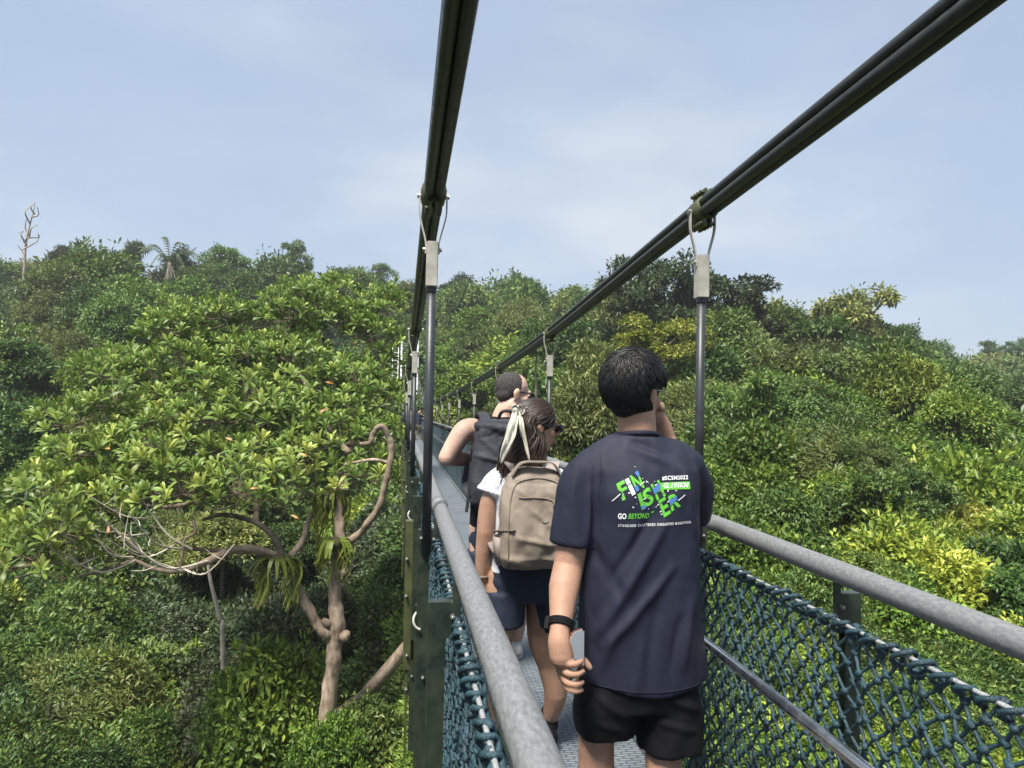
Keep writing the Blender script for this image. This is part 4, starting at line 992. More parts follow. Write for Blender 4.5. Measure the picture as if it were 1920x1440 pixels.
def eball(mb, c, r, M=None, k=14, m=9):
    n0 = len(mb.v); mb.ball((0, 0, 0), r, k, m)
    for i in range(n0, len(mb.v)):
        p = Vector(mb.v[i]); p = (M @ p if M is not None else p) + Vector(c); mb.v[i] = tuple(p)
def sweep(mb, pts, rad, k=20, n=5, cut=False):
    P = crom(pts, n); rs = lerpl(rad, len(P))
    mb.tube(P, rs, k)
    mb.ball(P[0], rs[0], k, 6)
    if not cut: mb.ball(P[-1], rs[-1], k, 6)
def loft(mb, rings, k=40, e=2.4):
    "closed stack of superellipse rings (cx, cy, z, rx, ry)"
    vs = []; fs = []
    for (cx, cy_, z, rx, ry) in rings:
        for j in range(k):
            a = 2 * math.pi * j / k; ca_, sa = math.cos(a), math.sin(a)
            vs.append((cx + rx * math.copysign(abs(ca_) ** (2 / e), ca_), cy_ + ry * math.copysign(abs(sa) ** (2 / e), sa), z))
    n = len(rings)
    for i in range(n - 1):
        for j in range(k):
            fs.append((i * k + j, i * k + (j + 1) % k, (i + 1) * k + (j + 1) % k, (i + 1) * k + j))
    fs.append(tuple(range(k - 1, -1, -1))); fs.append(tuple((n - 1) * k + j for j in range(k)))
    mb.add(vs, fs, True)
def solid(name, mb, voxel, it, mat, parent, fn=None, keep=None):
    "one continuous skin round everything in mb"
    me = mb.mesh(name + '_raw'); o = bpy.data.objects.new(name + '_raw', me); COL.objects.link(o)
    rm = o.modifiers.new('r', 'REMESH'); rm.mode = 'VOXEL'; rm.voxel_size = voxel
    if it: sm = o.modifiers.new('s', 'SMOOTH'); sm.factor = 0.5; sm.iterations = it
    dg = bpy.context.evaluated_depsgraph_get(); out = bpy.data.meshes.new_from_object(o.evaluated_get(dg)); out.name = name
    bpy.data.objects.remove(o); bpy.data.meshes.remove(me)
    if fn:
        n = len(out.vertices); co = np.empty(n * 3, np.float32); no = np.empty(n * 3, np.float32)
        out.vertices.foreach_get('co', co); out.vertex_normals.foreach_get('vector', no)
        co = co.reshape(-1, 3); no = no.reshape(-1, 3)
        co = co + no * fn(co, no)[:, None]
        out.vertices.foreach_set('co', co.astype(np.float32).ravel())
    out.polygons.foreach_set('use_smooth', [True] * len(out.polygons)); out.update(); out.materials.clear()
    return link(name, out, mat, parent)
def folds(segs, noise_amp=0.0, nscale=(9, 9, 5), back_only=True, seed=0):
    def fn(co, no):
        d = np.zeros(len(co))
        for (x0, z0, x1, z1, A, w_) in segs:
            ax, az = x1 - x0, z1 - z0; L2 = ax * ax + az * az + 1e-9
            t = np.clip(((co[:, 0] - x0) * ax + (co[:, 2] - z0) * az) / L2, 0, 1)
            q = np.hypot(co[:, 0] - x0 - t * ax, co[:, 2] - z0 - t * az)
            g = A * np.exp(-(q / w_) ** 2) * np.sin(np.pi * np.clip(t * .9 + .05, 0, 1)) ** .6
            if back_only: g = g * np.clip(-no[:, 1] * 1.6, 0, 1)
            d += g
        if noise_amp:
            d += noise_amp * np.array([mnoise.noise(Vector((p[0] * nscale[0] + seed, p[1] * nscale[1], p[2] * nscale[2]))) + .5 * mnoise.noise(Vector((p[0] * nscale[0] * 2.3 + seed, p[1] * nscale[1] * 2.3, p[2] * nscale[2] * 2.1))) + .22 * mnoise.noise(Vector((p[0] * nscale[0] * 5.1 + p[2] * 9, p[1] * nscale[1] * 4 + seed, p[2] * nscale[2] * 5))) for p in co])
        return d
    return fn
def headM(yaw, pitch=0, tilt=0): return Matrix.Rotation(-yaw, 3, 'Z') @ Matrix.Rotation(pitch, 3, 'X') @ Matrix.Rotation(tilt, 3, 'Y')
def head(mb, c, M, s=1.0, ears=True):
    c = Vector(c)
    def b(p, r): eball(mb, c + M @ (Vector(p) * s), tuple(q * s for q in r), M)
    b((0, -.012, .035), (.074, .094, .086)); b((0, .026, -.033), (.060, .064, .080)); b((0, .060, -.098), (.026, .024, .021))
    for q in (-1, 1):
        b((q * .043, .015, -.070), (.024, .030, .028)); b((q * .037, .058, -.028), (.024, .026, .028)); b((q * .030, .080, .004), (.015, .009, .010))
        if ears: b((q * .077, -.010, -.010), (.009, .021, .032)); b((q * .083, -.017, .002), (.006, .016, .024))
        b((q * .012, .098, -.030), (.009, .010, .008))
    b((0, .084, .026), (.046, .012, .012)); b((0, .086, -.062), (.021, .013, .008)); b((0, .084, -.074), (.018, .012, .007))
    P = [c + M @ (Vector(p) * s) for p in ((0, .086, .018), (0, .103, -.010), (0, .115, -.029))]; mb.tube(P, [.008 * s, .010 * s, .013 * s], 8)
    eball(mb, P[-1], (.012 * s, .010 * s, .009 * s), M)
def face_parts(c, M, parent, s=1.0):
    c = Vector(c)
    for q in (-1, 1):
        m = MB(); eball(m, c + M @ (Vector((q * .030, .083, .003)) * s), (.012 * s, .008 * s, .006 * s), M); e = m.build('eye', M_eye, parent)
        m = MB(); eball(m, c + M @ (Vector((q * .030, .0905, .003)) * s), (.0045 * s, .002 * s, .0045 * s), M); m.build('iris', M_hairB, e)
    m = MB(); eball(m, c + M @ (Vector((0, .0945, -.066)) * s), (.021 * s, .0065 * s, .0075 * s), M); m.build('lips', M_lip, parent)
def glasses(c, M, parent, kind, s=1.0):
    c = Vector(c); W = lambda p: c + M @ (Vector(p) * s)
    m = MB()
    for q in (-1, 1):
        if kind == 'shades':
            P = [W(p) for p in ((q * .006, .108, .004), (q * .030, .107, .0)  , (q * .062, .094, .004))]
            m.tube(P, [.013, .021, .016], 10); 
        else:
            cc = Vector((q * .033, .104, -.002)); m.tube([W(cc + Vector((math.cos(a) * .025, -.006 * abs(math.cos(a)), math.sin(a) * .019))) for a in np.linspace(0, 2 * math.pi, 17)], .0016, 6, cap=False)
        m.tube([W(p) for p in ((q * .060, .098, .010), (q * .078, .05, .012), (q * .083, .0, .010), (q * .083, -.012, -.004))], .0045 if kind == 'shades' else .0018, 6)
    m.tube([W(p) for p in ((-.010, .110, .006), (0, .114, .008), (.010, .110, .006))], .003 if kind == 'shades' else .0016, 6)
    return m.build('sunglasses' if kind == 'shades' else 'glasses', M_shiny if kind == 'shades' else M_silver, parent)
def locks(mb, c, M, rad, n, region, length, width, whorl=(0, -.55, .83), lift=.006, rnd=None, down=0.0, jit=.18):
    "tapered locks of hair lying over an ellipsoid, combed away from the whorl"
    rnd = rnd or random.Random(2); c = Vector(c); rx, ry, rz = rad; wv = Vector(whorl).normalized()
    cnt = 0
    while cnt < n:
        d = Vector((rnd.gauss(0, 1), rnd.gauss(0, 1), rnd.gauss(0, 1))).normalized()
        if not region(d): continue
        cnt += 1; P = []; dd = d.copy(); L = length * rnd.uniform(.7, 1.2); st = 6
        tw = Vector((rnd.gauss(0, jit), rnd.gauss(0, jit), rnd.gauss(0, jit)))
        for i in range(st + 1):
            t = i / st
            p = Vector((dd.x * rx, dd.y * ry, dd.z * rz)) * (1 + lift / rx * (1 - 2.2 * (t - .6) ** 2) * 1.2 * rnd.uniform(.9, 1.1))
            P.append(c + M @ p)
            fl = dd - wv * dd.dot(wv) * 0 - wv * .9 + tw + Vector((0, 0, -down)); fl = fl - dd * fl.dot(dd)
            if fl.length > 1e-5: fl.normalize()
            dd = (dd + fl * (L / st) / rz).normalized()
        w_ = width * rnd.uniform(.6, 1.2)
        mb.tube(P, [w_ * .7, w_, w_, w_ * .85, w_ * .65, w_ * .4, w_ * .1], 5, cap=False)
def shoe(mb, ankle, ydir, L=.27, w_=.045):
    "foot-shaped upper, heel at the ankle"
    a = Vector(ankle); f = Vector(ydir).normalized(); s_ = Vector((f.y, -f.x, 0)); fl = a.z
    M = Matrix((s_, f, (0, 0, 1))).transposed()
    for t, h, ww in ((-.05, .075, .036), (.0, .085, .038), (.06, .075, .040), (.12, .058, .044), (.17, .046, .044), (.20, .04, .036)):
        eball(mb, (a.x + f.x * t, a.y + f.y * t, fl + h / 2 - .0), (ww, .055, h / 2 + .006), M, 10, 6)

# ================= the man in navy, nearest
N0 = Vector((0.80, 2.42, 0.0))
PN = tag(empty('person', N0), 'person with black hair in navy printed T-shirt holding a phone behind the back', 'person')
def nl(px, py, y): return at(px, py, y) - N0
HMn = headM(R(52), R(-4)); hc = Vector((-.012, .02, 1.628))
b = MB(); head(b, hc, HMn, 1.0)
sweep(b, [(-.005, .01, 1.40), (-.005, .010, 1.47), (-.010, .014, 1.56)], [.050, .064, .064])
loft(b, [(0, .0, .88, .15, .10), (0, 0, 1.0, .145, .10), (0, 0, 1.2, .15, .095), (0, 0, 1.34, .14, .075), (0, 0, 1.40, .09, .05)])
# left arm hanging back, hand behind the hip
el = nl(1066, 1062, 2.40); wr = nl(1049, 1183, 2.27)
sweep(b, [(-.175, 0, 1.35), (-.205, -.01, 1.24), el], [.046, .054, .050]); sweep(b, [el, el.lerp(wr, .35) + Vector((-.004, .0, 0)), el.lerp(wr, .75), wr], [.050, .050, .039, .032])
YB = 2.25
def hp(px, py, y): return nl(px, py, y)
sweep(b, [wr, hp(1049, 1204, 2.255), hp(1053, 1230, 2.25)], [.031, .036, .038])
for (kx, ky, px1, py1, px2, py2, px3, py3, r_) in ((1056, 1236, 1062, 1244, 1078, 1246, 1090, 1240, .0105), (1054, 1252, 1063, 1262, 1080, 1265, 1093, 1259, .0108), (1055, 1268, 1064, 1280, 1080, 1284, 1092, 1279, .0102), (1058, 1280, 1066, 1292, 1080, 1297, 1091, 1294, .0090)):
    sweep(b, [hp(kx, ky, 2.262), hp(px1, py1, 2.226), hp(px2, py2, 2.218), hp(px3, py3, 2.232)], [r_ * 1.25, r_ * 1.08, r_, r_ * .85], 10)
for (kx, ky) in ((1056, 1236), (1054, 1252), (1055, 1268)): sweep(b, [hp(1050, 1222, 2.26), hp(kx, ky, 2.262)], [.026, .016], 10)
sweep(b, [hp(1056, 1212, 2.275), hp(1076, 1226, 2.30), hp(1096, 1240, 2.298), hp(1106, 1252, 2.292)], [.017, .015, .0125, .010], 10)
# right arm raised to the chin
elR = Vector((.25, .19, 1.175)); wrR = Vector((.165, .20, 1.47))
sweep(b, [(.18, .02, 1.35), (.225, .10, 1.26), elR], [.046, .053, .050]); sweep(b, [elR, elR.lerp(wrR, .4), wrR], [.049, .046, .034])
sweep(b, [wrR, Vector((.140, .19, 1.515)), Vector((.118, .175, 1.545))], [.034, .036, .034])
for i, dx in enumerate((0, .018, .034, .048)):
    sweep(b, [Vector((.112 + dx * .4, .165 + dx * .55, 1.555)), Vector((.096 + dx * .4, .150 + dx * .6, 1.585)), Vector((.106 + dx * .4, .128 + dx * .6, 1.592)), Vector((.118 + dx * .4, .130 + dx * .5, 1.575))], [.011, .0105, .0095, .008], 9)
# legs
for s, kx, ky, fx, fy in ((-1, -.125, .03, -.13, .0), (1, .085, -.03, .09, -.05)):
    sweep(b, [(s * .085, 0, .86), (kx * .95, ky * .6, .66), (kx, ky, .47), (kx * 1.02, ky - .02, .33), (fx, fy, .10)], [.095, .083, .060, .060, .038])
solid('body', b, .0042, 5, M_skinN, PN)
for ob_ in ():
    pass
face_parts(hc, HMn, PN); glasses(hc, HMn, PN, 'clear')
m = MB()
for s, x, y in ((-1, -.13, .0), (1, .09, -.05)): shoe(m, (x, y, .012), (0.05, 1, 0))
solid('shoes', m, .008, 3, M_black, PN)
# hair
h = MB(); eball(h, hc + HMn @ Vector((0, -.016, .047)), (.093, .112, .090), HMn, 20, 12); eball(h, hc + HMn @ Vector((0, -.062, -.018)), (.066, .048, .072), HMn, 16, 10)
hair = solid('hair', h, .005, 4, M_hairB, PN, fn=folds([], .006, (30, 30, 12), False))
def reg(d): 
    if d.y > .35 and d.z < .45: return False
    if d.z < -.55 and d.y < 0: return True if d.z > -.72 else False
    if d.z < -.02 and d.y > -.42: return False
    if abs(d.x) > .5 and d.y > -.5 and d.z < .40: return False
    return True
lk = MB(); locks(lk, hc + HMn @ Vector((0, -.018, .034)), HMn, (.095, .117, .108), 1700, reg, .070, .0048, whorl=(.15, -.55, .82), lift=.008, rnd=random.Random(4))
locks(lk, hc + HMn @ Vector((0, -.018, .036)), HMn, (.095, .117, .107), 420, reg, .070, .0015, whorl=(.15, -.55, .82), lift=.010, rnd=random.Random(14), jit=.28)
lk.build('hair_locks', M_hairB, PN)
# T-shirt
t = MB()
loft(t, [(.020, .005, .700, .218, .150), (.018, .004, .76, .214, .146), (.012, .0, .88, .208, .138), (.006, 0, 1.02, .198, .132), (.002, 0, 1.18, .200, .133), (0, 0, 1.30, .205, .130), (0, 0, 1.375, .200, .112), (0, .0, 1.425, .160, .090), (-.003, .004, 1.462, .105, .076), (-.005, .006, 1.488, .078, .068)], 48, 2.5)
sl0 = Vector((-.150, 0, 1.385))
for q in (-1, 1): sweep(t, [(q * .05, .0, 1.445), (q * .11, 0, 1.425), (q * .175, 0, 1.385)], [.052, .052, .056], 14)
sweep(t, [sl0, (-.205, -.005, 1.335), (-.215, -.008, 1.24), nl(1077, 1019, 2.41)], [.064, .068, .074, .081], 24, 5, True)
sweep(t, [(.150, 0, 1.385), (.215, .06, 1.32), (.236, .13, 1.245), (.243, .165, 1.195)], [.064, .069, .074, .078], 24, 5, True)
fs = []
def seg(x0, y0, x1, y1, A, w_): p, q = nl(x0, y0, 2.29), nl(x1, y1, 2.29); fs.append((p.x, p.z, q.x, q.z, A * 1.5, w_ * .9))
for a in ((1245, 985, 1120, 1205, .010, .020), (1262, 1065, 1140, 1215, .009, .018), (1225, 960, 1150, 1090, -.007, .018), (1195, 828, 1262, 856, -.005, .014), (1190, 838, 1275, 880, .006, .016), (1118, 880, 1108, 1020, .008, .012), (1132, 900, 1122, 1060, -.006, .012),
          (1300, 1130, 1282, 1240, .007, .018), (1275, 1160, 1255, 1250, -.005, .016), (1110, 1130, 1100, 1235, .007, .016), (1160, 1180, 1130, 1262, .005, .016), (1290, 880, 1310, 1000, .006, .014), (1205, 1200, 1195, 1270, .005, .02), (1235, 1120, 1215, 1230, -.004, .02), (1095, 1000, 1190, 1150, -.004, .02), (1095, 860, 1080, 950, .004, .014)): seg(*a)
SH = solid('t_shirt', t, .0065, 9, M_navy, PN, fn=folds(fs, .008, (9, 9, 4), True, 3))
_n = len(SH.data.vertices); _co = np.empty(_n * 3, np.float32); SH.data.vertices.foreach_get('co', _co); _co = _co.reshape(-1, 3)
_k = np.clip((.80 - _co[:, 2]) / .12, 0, 1) * np.clip(1 - (_co[:, 0] - .02) ** 2 / .21 ** 2, 0, 1); _co[:, 2] -= .045 * _k * np.where(_co[:, 1] < 0, 1, .3); SH.data.vertices.foreach_set('co', _co.ravel()); SH.data.update()
# hem stitching
def ringline(name, z0, dz, parent, mat, off=.0016, r=.0012, obj=None, n=60, cx=.02):
    bv = BVHTree.FromPolygons([v.co[:] for v in obj.data.vertices], [p.vertices[:] for p in obj.data.polygons]); P = []
    for i in range(n + 1):
        a = 2 * math.pi * i / n; o_ = Vector((cx, 0, z0 + dz * math.cos(a + math.pi / 2))); d = Vector((math.cos(a), math.sin(a), 0)); hit = bv.ray_cast(o_ + d * .6, -d)
        if hit[0]: P.append(hit[0] + hit[1] * off)
    m = MB(); m.tube(P, r, 5, cap=False); return m.build(name, mat, parent)
ringline('hem_stitching', .706, -.022, SH, M_navy, obj=SH)
_bs = BVHTree.FromPolygons([v.co[:] for v in SH.data.vertices], [p.vertices[:] for p in SH.data.polygons])
def shirt_seam(name, pts, r=.0011):
    P = []
    for q in crom([(x, 0, z) for x, z in pts], 8):
        hit = _bs.ray_cast(Vector((q.x, -.6, q.z)), Vector((0, 1, 0)))
        if hit[0] is not None: P.append(hit[0] + hit[1] * .0004)
    m = MB(); m.tube(P, r, 5, cap=False); m.build(name, M_navy, SH)
shirt_seam('sleeve_seam', [(-.150, 1.425), (-.155, 1.36), (-.160, 1.28), (-.150, 1.20)])
shirt_seam('sleeve_seam', [(.155, 1.425), (.165, 1.36), (.172, 1.28), (.168, 1.20)])
shirt_seam('sleeve_hem', [(-.285, 1.175), (-.25, 1.145), (-.21, 1.13), (-.165, 1.13)])
# collar
m = MB(); m.tube([(-.006 + .065 * math.cos(a), .010 + .063 * math.sin(a), 1.484 - .012 * math.sin(a)) for a in np.linspace(0, 2 * math.pi, 33)], .0095, 8, cap=False); m.build('collar', M_navy, SH)
# shorts
t = MB(); loft(t, [(.012, .0, .60, .19, .125), (.012, 0, .70, .205, .135), (.01, 0, .85, .185, .12), (.008, 0, .95, .17, .11)], 40, 2.4)
loft(t, [(-.108, .01, .50, .098, .105), (-.105, .005, .58, .104, .115), (-.09, 0, .70, .105, .12)], 30, 2.2); loft(t, [(.118, -.015, .455, .112, .108), (.115, -.01, .56, .112, .115), (.10, 0, .70, .105, .12)], 30, 2.2)
solid('shorts', t, .008, 7, M_black, PN, fn=folds([(-.16, .66, -.05, .58, .008, .014), (.05, .66, .19, .60, .009, .014), (.02, .58, .17, .54, .007, .012), (-.18, .58, -.06, .54, .006, .012)], .010, (9, 9, 5), False, 9))
# watch
m = MB(); wa = el.lerp(wr, .90); ax = (wr - el).normalized(); M_ = ax.to_track_quat('Z', 'Y').to_matrix()
m.tube([wa + M_ @ Vector((math.cos(a) * .037, math.sin(a) * .037, 0)) for a in np.linspace(0, 2 * math.pi, 25)], .005, 6, cap=False)
m.tube([wa + M_ @ Vector((math.cos(a) * .037, math.sin(a) * .037, .008)) for a in np.linspace(0, 2 * math.pi, 25)], .005, 6, cap=False)
m.tube([wa + M_ @ Vector((math.cos(a) * .037, math.sin(a) * .037, -.008)) for a in np.linspace(0, 2 * math.pi, 25)], .005, 6, cap=False)
wt = m.build('watch_strap', M_black, PN)
m = MB(); m.box(wa + Vector((-.041, .0, 0)), (.012, .036, .040), M_); m.build('watch_face', M_black, wt)
# printed graphic on the back, laid on the shirt
bvh = BVHTree.FromPolygons([v.co[:] for v in SH.data.vertices], [p.vertices[:] for p in SH.data.polygons])
def onshirt(zx, zy, off):
    p = nl(1130 + zx / 9.6, 870 + zy / 9.6, 2.29)
    hit = bvh.ray_cast(Vector((p.x, -.6, p.z)), Vector((0, 1, 0)))
    q = hit[0] if hit[0] is not None else Vector((p.x, -.13, p.z)); nrm = hit[1] if hit[0] is not None else Vector((0, -1, 0))
    return q + nrm * off
M_pg = pmat('print_green', (0.12, 0.46, 0.04), rough=0.55); M_pb = pmat('print_blue', (0.06, 0.16, 0.42), rough=0.55); M_pw = pmat('print_white', (0.78, 0.8, 0.82), rough=0.55)
def glyphs(s, bold=0.0, spacing=1.0):
    cu = bpy.data.curves.new('txt', 'FONT'); cu.body = s; cu.offset = bold; cu.space_character = spacing; cu.resolution_u = 3; cu.fill_mode = 'FRONT'
    o = bpy.data.objects.new('txt', cu); COL.objects.link(o); dg = bpy.context.evaluated_depsgraph_get(); me = bpy.data.meshes.new_from_object(o.evaluated_get(dg)); bpy.data.objects.remove(o)
    bm_ = bmesh.new(); bm_.from_mesh(me); bmesh.ops.triangulate(bm_, faces=bm_.faces[:]); me2 = [v.co.copy() for v in bm_.verts], [tuple(v.index for v in f.verts) for f in bm_.faces]; bm_.free()
    xs = [v.x for v in me2[0]]; ys = [v.y for v in me2[0]]; x0, x1, y0, y1 = min(xs), max(xs), min(ys), max(ys)
    return [((v.x - x0) / (x1 - x0), (v.y - y0) / (y1 - y0)) for v in me2[0]], me2[1]
PR = {'g': MB(), 'b': MB(), 'w': MB(), 'n': MB()}; OFF = {'g': .0015, 'w': .0023, 'b': .0028, 'n': .0033}
def ptext(s, o, wv, hv, col, bold=0.03, spacing=1.0, off=0):
    V, F = glyphs(s, bold, spacing)
    PR[col].add([onshirt(o[0] + u * wv[0] + v * hv[0], o[1] + u * wv[1] + v * hv[1], OFF[col] + off) for u, v in V], F)
def pquad(pts, col, off=0):
    n = 4 if len(pts) == 4 else 1
    if len(pts) == 4:
        V = []; 
        for j in range(5):
            for i in range(5):
                u, v = i / 4, j / 4; a = [pts[0][k] * (1 - u) + pts[1][k] * u for k in (0, 1)]; c = [pts[3][k] * (1 - u) + pts[2][k] * u for k in (0, 1)]
                V.append(onshirt(a[0] * (1 - v) + c[0] * v, a[1] * (1 - v) + c[1] * v, OFF[col] + off))
        PR[col].add(V, [(j * 5 + i, j * 5 + i + 1, j * 5 + i + 6, j * 5 + i + 5) for j in range(4) for i in range(4)])
    else: PR[col].add([onshirt(x, y, OFF[col] + off) for x, y in pts], [tuple(range(len(pts)))])
def pline(x0, y0, x1, y1, w_, col):
    L = math.hypot(x1 - x0, y1 - y0); nx, ny = -(y1 - y0) / L * w_ / 2, (x1 - x0) / L * w_ / 2
    pquad([(x0 - nx, y0 - ny), (x1 - nx, y1 - ny), (x1 + nx, y1 + ny), (x0 + nx, y0 + ny)], col)
for ch, o_, wv, hv, c in (('F', (365, 665), (135, -82), (-90, -290), 'g'), ('I', (530, 570), (62, -36), (-105, -275), 'w'), ('N', (615, 505), (150, -80), (-105, -280), 'g'), ('I', (705, 830), (65, -38), (-85, -280), 'g'), ('S', (770, 790), (165, -95), (-70, -295), 'g'), ('H', (985, 660), (160, -85), (-112, -285), 'g'), ('E', (1105, 968), (130, -78), (-105, -300), 'g'), ('R', (1245, 858), (178, -98), (-62, -270), 'g')):
    ptext(ch, o_, wv, hv, c, bold=.03)
for q in ([(605, 165), (660, 132), (690, 205), (640, 238)], [(575, 415), (632, 382), (664, 470), (606, 508)], [(688, 762), (755, 728), (778, 790), (715, 826)], [(903, 455), (1042, 342), (1050, 455), (932, 552)], [(1196, 655), (1338, 573), (1352, 640), (1218, 748)]): pquad(q, 'b')
for a in ((195, 680, 335, 540, 14), (685, 390, 768, 325, 13), (1365, 662, 1500, 562, 16), (985, 748, 1012, 720, 14), (1030, 866, 1055, 850, 16), (1045, 912, 1072, 898, 14), (735, 640, 775, 612, 16), (950, 395, 990, 370, 16), (1168, 690, 1200, 668, 14), (730, 275, 748, 265, 10), (1320, 492, 1348, 476, 12), (1180, 505, 1200, 470, 14)): pline(*a, 'w')
for a in ((325, 540, 470, 440, 9), (440, 410, 530, 345, 12), (670, 700, 890, 540, 9), (840, 470, 960, 400, 9), (1015, 720, 1165, 620, 10), (1130, 830, 1240, 750, 8), (1050, 560, 1140, 500, 9), (690, 400, 770, 340, 7)): pline(*a, 'n')
for x, y, r_ in ((812, 325, 18), (585, 600, 15), (545, 776, 17), (965, 770, 12), (480, 525, 16), (622, 66, 9), (825, 806, 9), (605, 715, 7), (838, 345, 6), (912, 776, 6), (950, 322, 9)): pquad([(x - r_, y - r_), (x + r_ * 1.2, y), (x - r_ * .5, y + r_)], 'w')
pquad([(865, 865), (935, 840), (905, 892)], 'g')
ptext('#SCSM2022', (1090, 308), (475, -16), (2, -80), 'w', .02, 1.08)
pquad([(1048, 345), (1592, 325), (1595, 460), (1078, 468)], 'g', .0006)
ptext('42.195KM', (1083, 440), (470, -8), (22, -92), 'w', .02, 1.05, .0010)
ptext('GO', (292, 998), (138, -6), (0, -104), 'w', .035); ptext('BEYOND', (455, 988), (375, -10), (22, -98), 'g', .025, 1.06)
ptext('STANDARD CHARTERED SINGAPORE MARATHON', (302, 1140), (1318, -55), (0, -48), 'w', .012, 1.35)
for c, mt_ in (('g', M_pg), ('w', M_pw), ('b', M_pb), ('n', M_navy)): PR[c].build('printed_graphic', mt_, SH)
# phone in the hand
pc = at(1080, 1226, 2.262)
PH = tag(empty('smartphone', pc), 'white-backed phone with copper edge held behind the navy-shirted person', 'phone')
PH.rotation_euler = (R(2), R(-3), R(38))
def rbox(dx, dy, dz, rad, name, mat, parent, loc=(0, 0, 0), seg_=4):
    bm_ = bmesh.new(); bmesh.ops.create_cube(bm_, size=1); bmesh.ops.scale(bm_, vec=(dx, dy, dz), verts=bm_.verts)
    ed = [e for e in bm_.edges if abs((e.verts[0].co - e.verts[1].co).y) > dy * .5] if rad > dy * .5 else bm_.edges[:]
    bmesh.ops.bevel(bm_, geom=ed, offset=rad, segments=seg_, affect='EDGES'); me = bpy.data.meshes.new(name); bm_.to_mesh(me); bm_.free()
    o = link(name, me, mat, parent); o.location = loc; return o
rbox(.0715, .0080, .147, .010, 'frame', M_copper, PH); rbox(.068, .0012, .1435, .009, 'back_glass', M_pwhite, PH, (0, -.0042, 0))
cb = rbox(.033, .0025, .033, .007, 'camera_bump', M_copper, PH, (.014, -.0058, -.052))
for dx, dz in ((-.008, -.008), (-.008, .008), (.008, 0)):
    m = MB(); m.tube([(dx, -.0030, dz), (dx, -.0008, dz)], .0062, 12); m.build('lens', M_shiny, cb)

# ================= the woman with the beige backpack
W0 = Vector((0.585, 3.35, 0.0))
PW = tag(empty('person', W0), 'person with brown hair and cream ribbon in white T-shirt and navy shorts', 'person')
def wl(px, py, y): return at(px, py, y) - W0
HMw = headM(R(80), R(-6), R(2)); hc = Vector((.040, .03, 1.478))
b = MB(); head(b, hc, HMw, .95)
sweep(b, [(0, 0, 1.26), (.01, .01, 1.34), (.03, .025, 1.41)], [.06, .052, .05])
loft(b, [(0, 0, .80, .15, .10), (0, 0, .92, .125, .09), (0, 0, 1.1, .13, .09), (0, 0, 1.22, .12, .065), (0, 0, 1.27, .07, .045)])
elw = wl(910, 998, 3.34); wrw = wl(902, 1086, 3.36)
sweep(b, [(-.14, 0, 1.23), (-.178, .0, 1.12), elw], [.040, .044, .040]); sweep(b, [elw, elw.lerp(wrw, .4), wrw], [.040, .038, .027])
sweep(b, [wrw, wrw + Vector((.008, .01, -.05)), wrw + Vector((.014, .015, -.085))], [.026, .030, .028])
for i, dy in enumerate((-.025, -.008, .009, .025)):
    k0 = wrw + Vector((.016, .012 + dy, -.09)); sweep(b, [k0, k0 + Vector((.006, 0, -.035)), k0 + Vector((.014, -.002, -.058)), k0 + Vector((.024, -.004, -.070))], [.0095, .009, .008, .007], 8)
sweep(b, [wrw + Vector((.005, .035, -.045)), wrw + Vector((.012, .058, -.075)), wrw + Vector((.02, .062, -.10))], [.011, .0095, .008], 8)
sweep(b, [(.14, 0, 1.23), (.185, .06, 1.14), (.18, .13, 1.02)], [.040, .044, .038]); sweep(b, [(.18, .13, 1.02), (.12, .26, .98), (.06, .30, 1.0)], [.037, .033, .026])
sweep(b, [(.06, .30, 1.0), (.02, .31, 1.01)], [.026, .022])
LgL = [(-.085, 0, .80), wl(935, 1180, 3.33), wl(925, 1235, 3.34), wl(925, 1290, 3.33), Vector((-.118, .0, .10))]
LgR = [(.085, 0, .80), wl(1020, 1190, 3.38), wl(1030, 1245, 3.40), wl(1042, 1300, 3.40), Vector((.135, .10, .10))]
for Lg in (LgL, LgR): sweep(b, Lg, [.090, .078, .056, .054, .034])
solid('body', b, .0055, 5, M_skinW, PW)
face_parts(hc, HMw, PW, .95); glasses(hc, HMw, PW, 'shades', .95)
m = MB(); shoe(m, (-.118, -.01, .012), (-.05, 1, 0)); shoe(m, (.135, .09, .012), (.05, 1, 0)); sweep(m, [(-.118, -.005, .08), (-.118, -.002, .135)], [.044, .041]); sweep(m, [(.135, .095, .08), (.135, .098, .135)], [.044, .041])
solid('sneakers', m, .008, 3, M_black, PW)
h = MB(); eball(h, hc + HMw @ Vector((0, -.016, .036)), (.080, .098, .086), HMw, 20, 12)
eball(h, hc + HMw @ Vector((0, -.075, -.03)), (.066, .05, .085), HMw, 14, 10)
sweep(h, [hc + Vector((-.06, -.035, -.05)), hc + Vector((-.058, -.062, -.12)), hc + Vector((-.05, -.075, -.17))], [.050, .046, .030], 14); sweep(h, [hc + Vector((-.01, -.05, -.06)), hc + Vector((-.005, -.06, -.12)), hc + Vector((.0, -.06, -.16))], [.046, .042, .028], 14)
solid('hair', h, .006, 5, M_hairW, PW, fn=folds([], .007, (26, 26, 7), False, 5))
lk = MB(); rl_ = random.Random(6)
locks(lk, hc + HMw @ Vector((0, -.016, .030)), HMw, (.081, .102, .092), 900, lambda d: not (d.y > .45 and d.z < .55) and not (d.z < -.1 and d.y > -.05) and d.z > -.4, .10, .0036, whorl=(0, .75, .55), lift=.002, rnd=rl_, jit=.08)
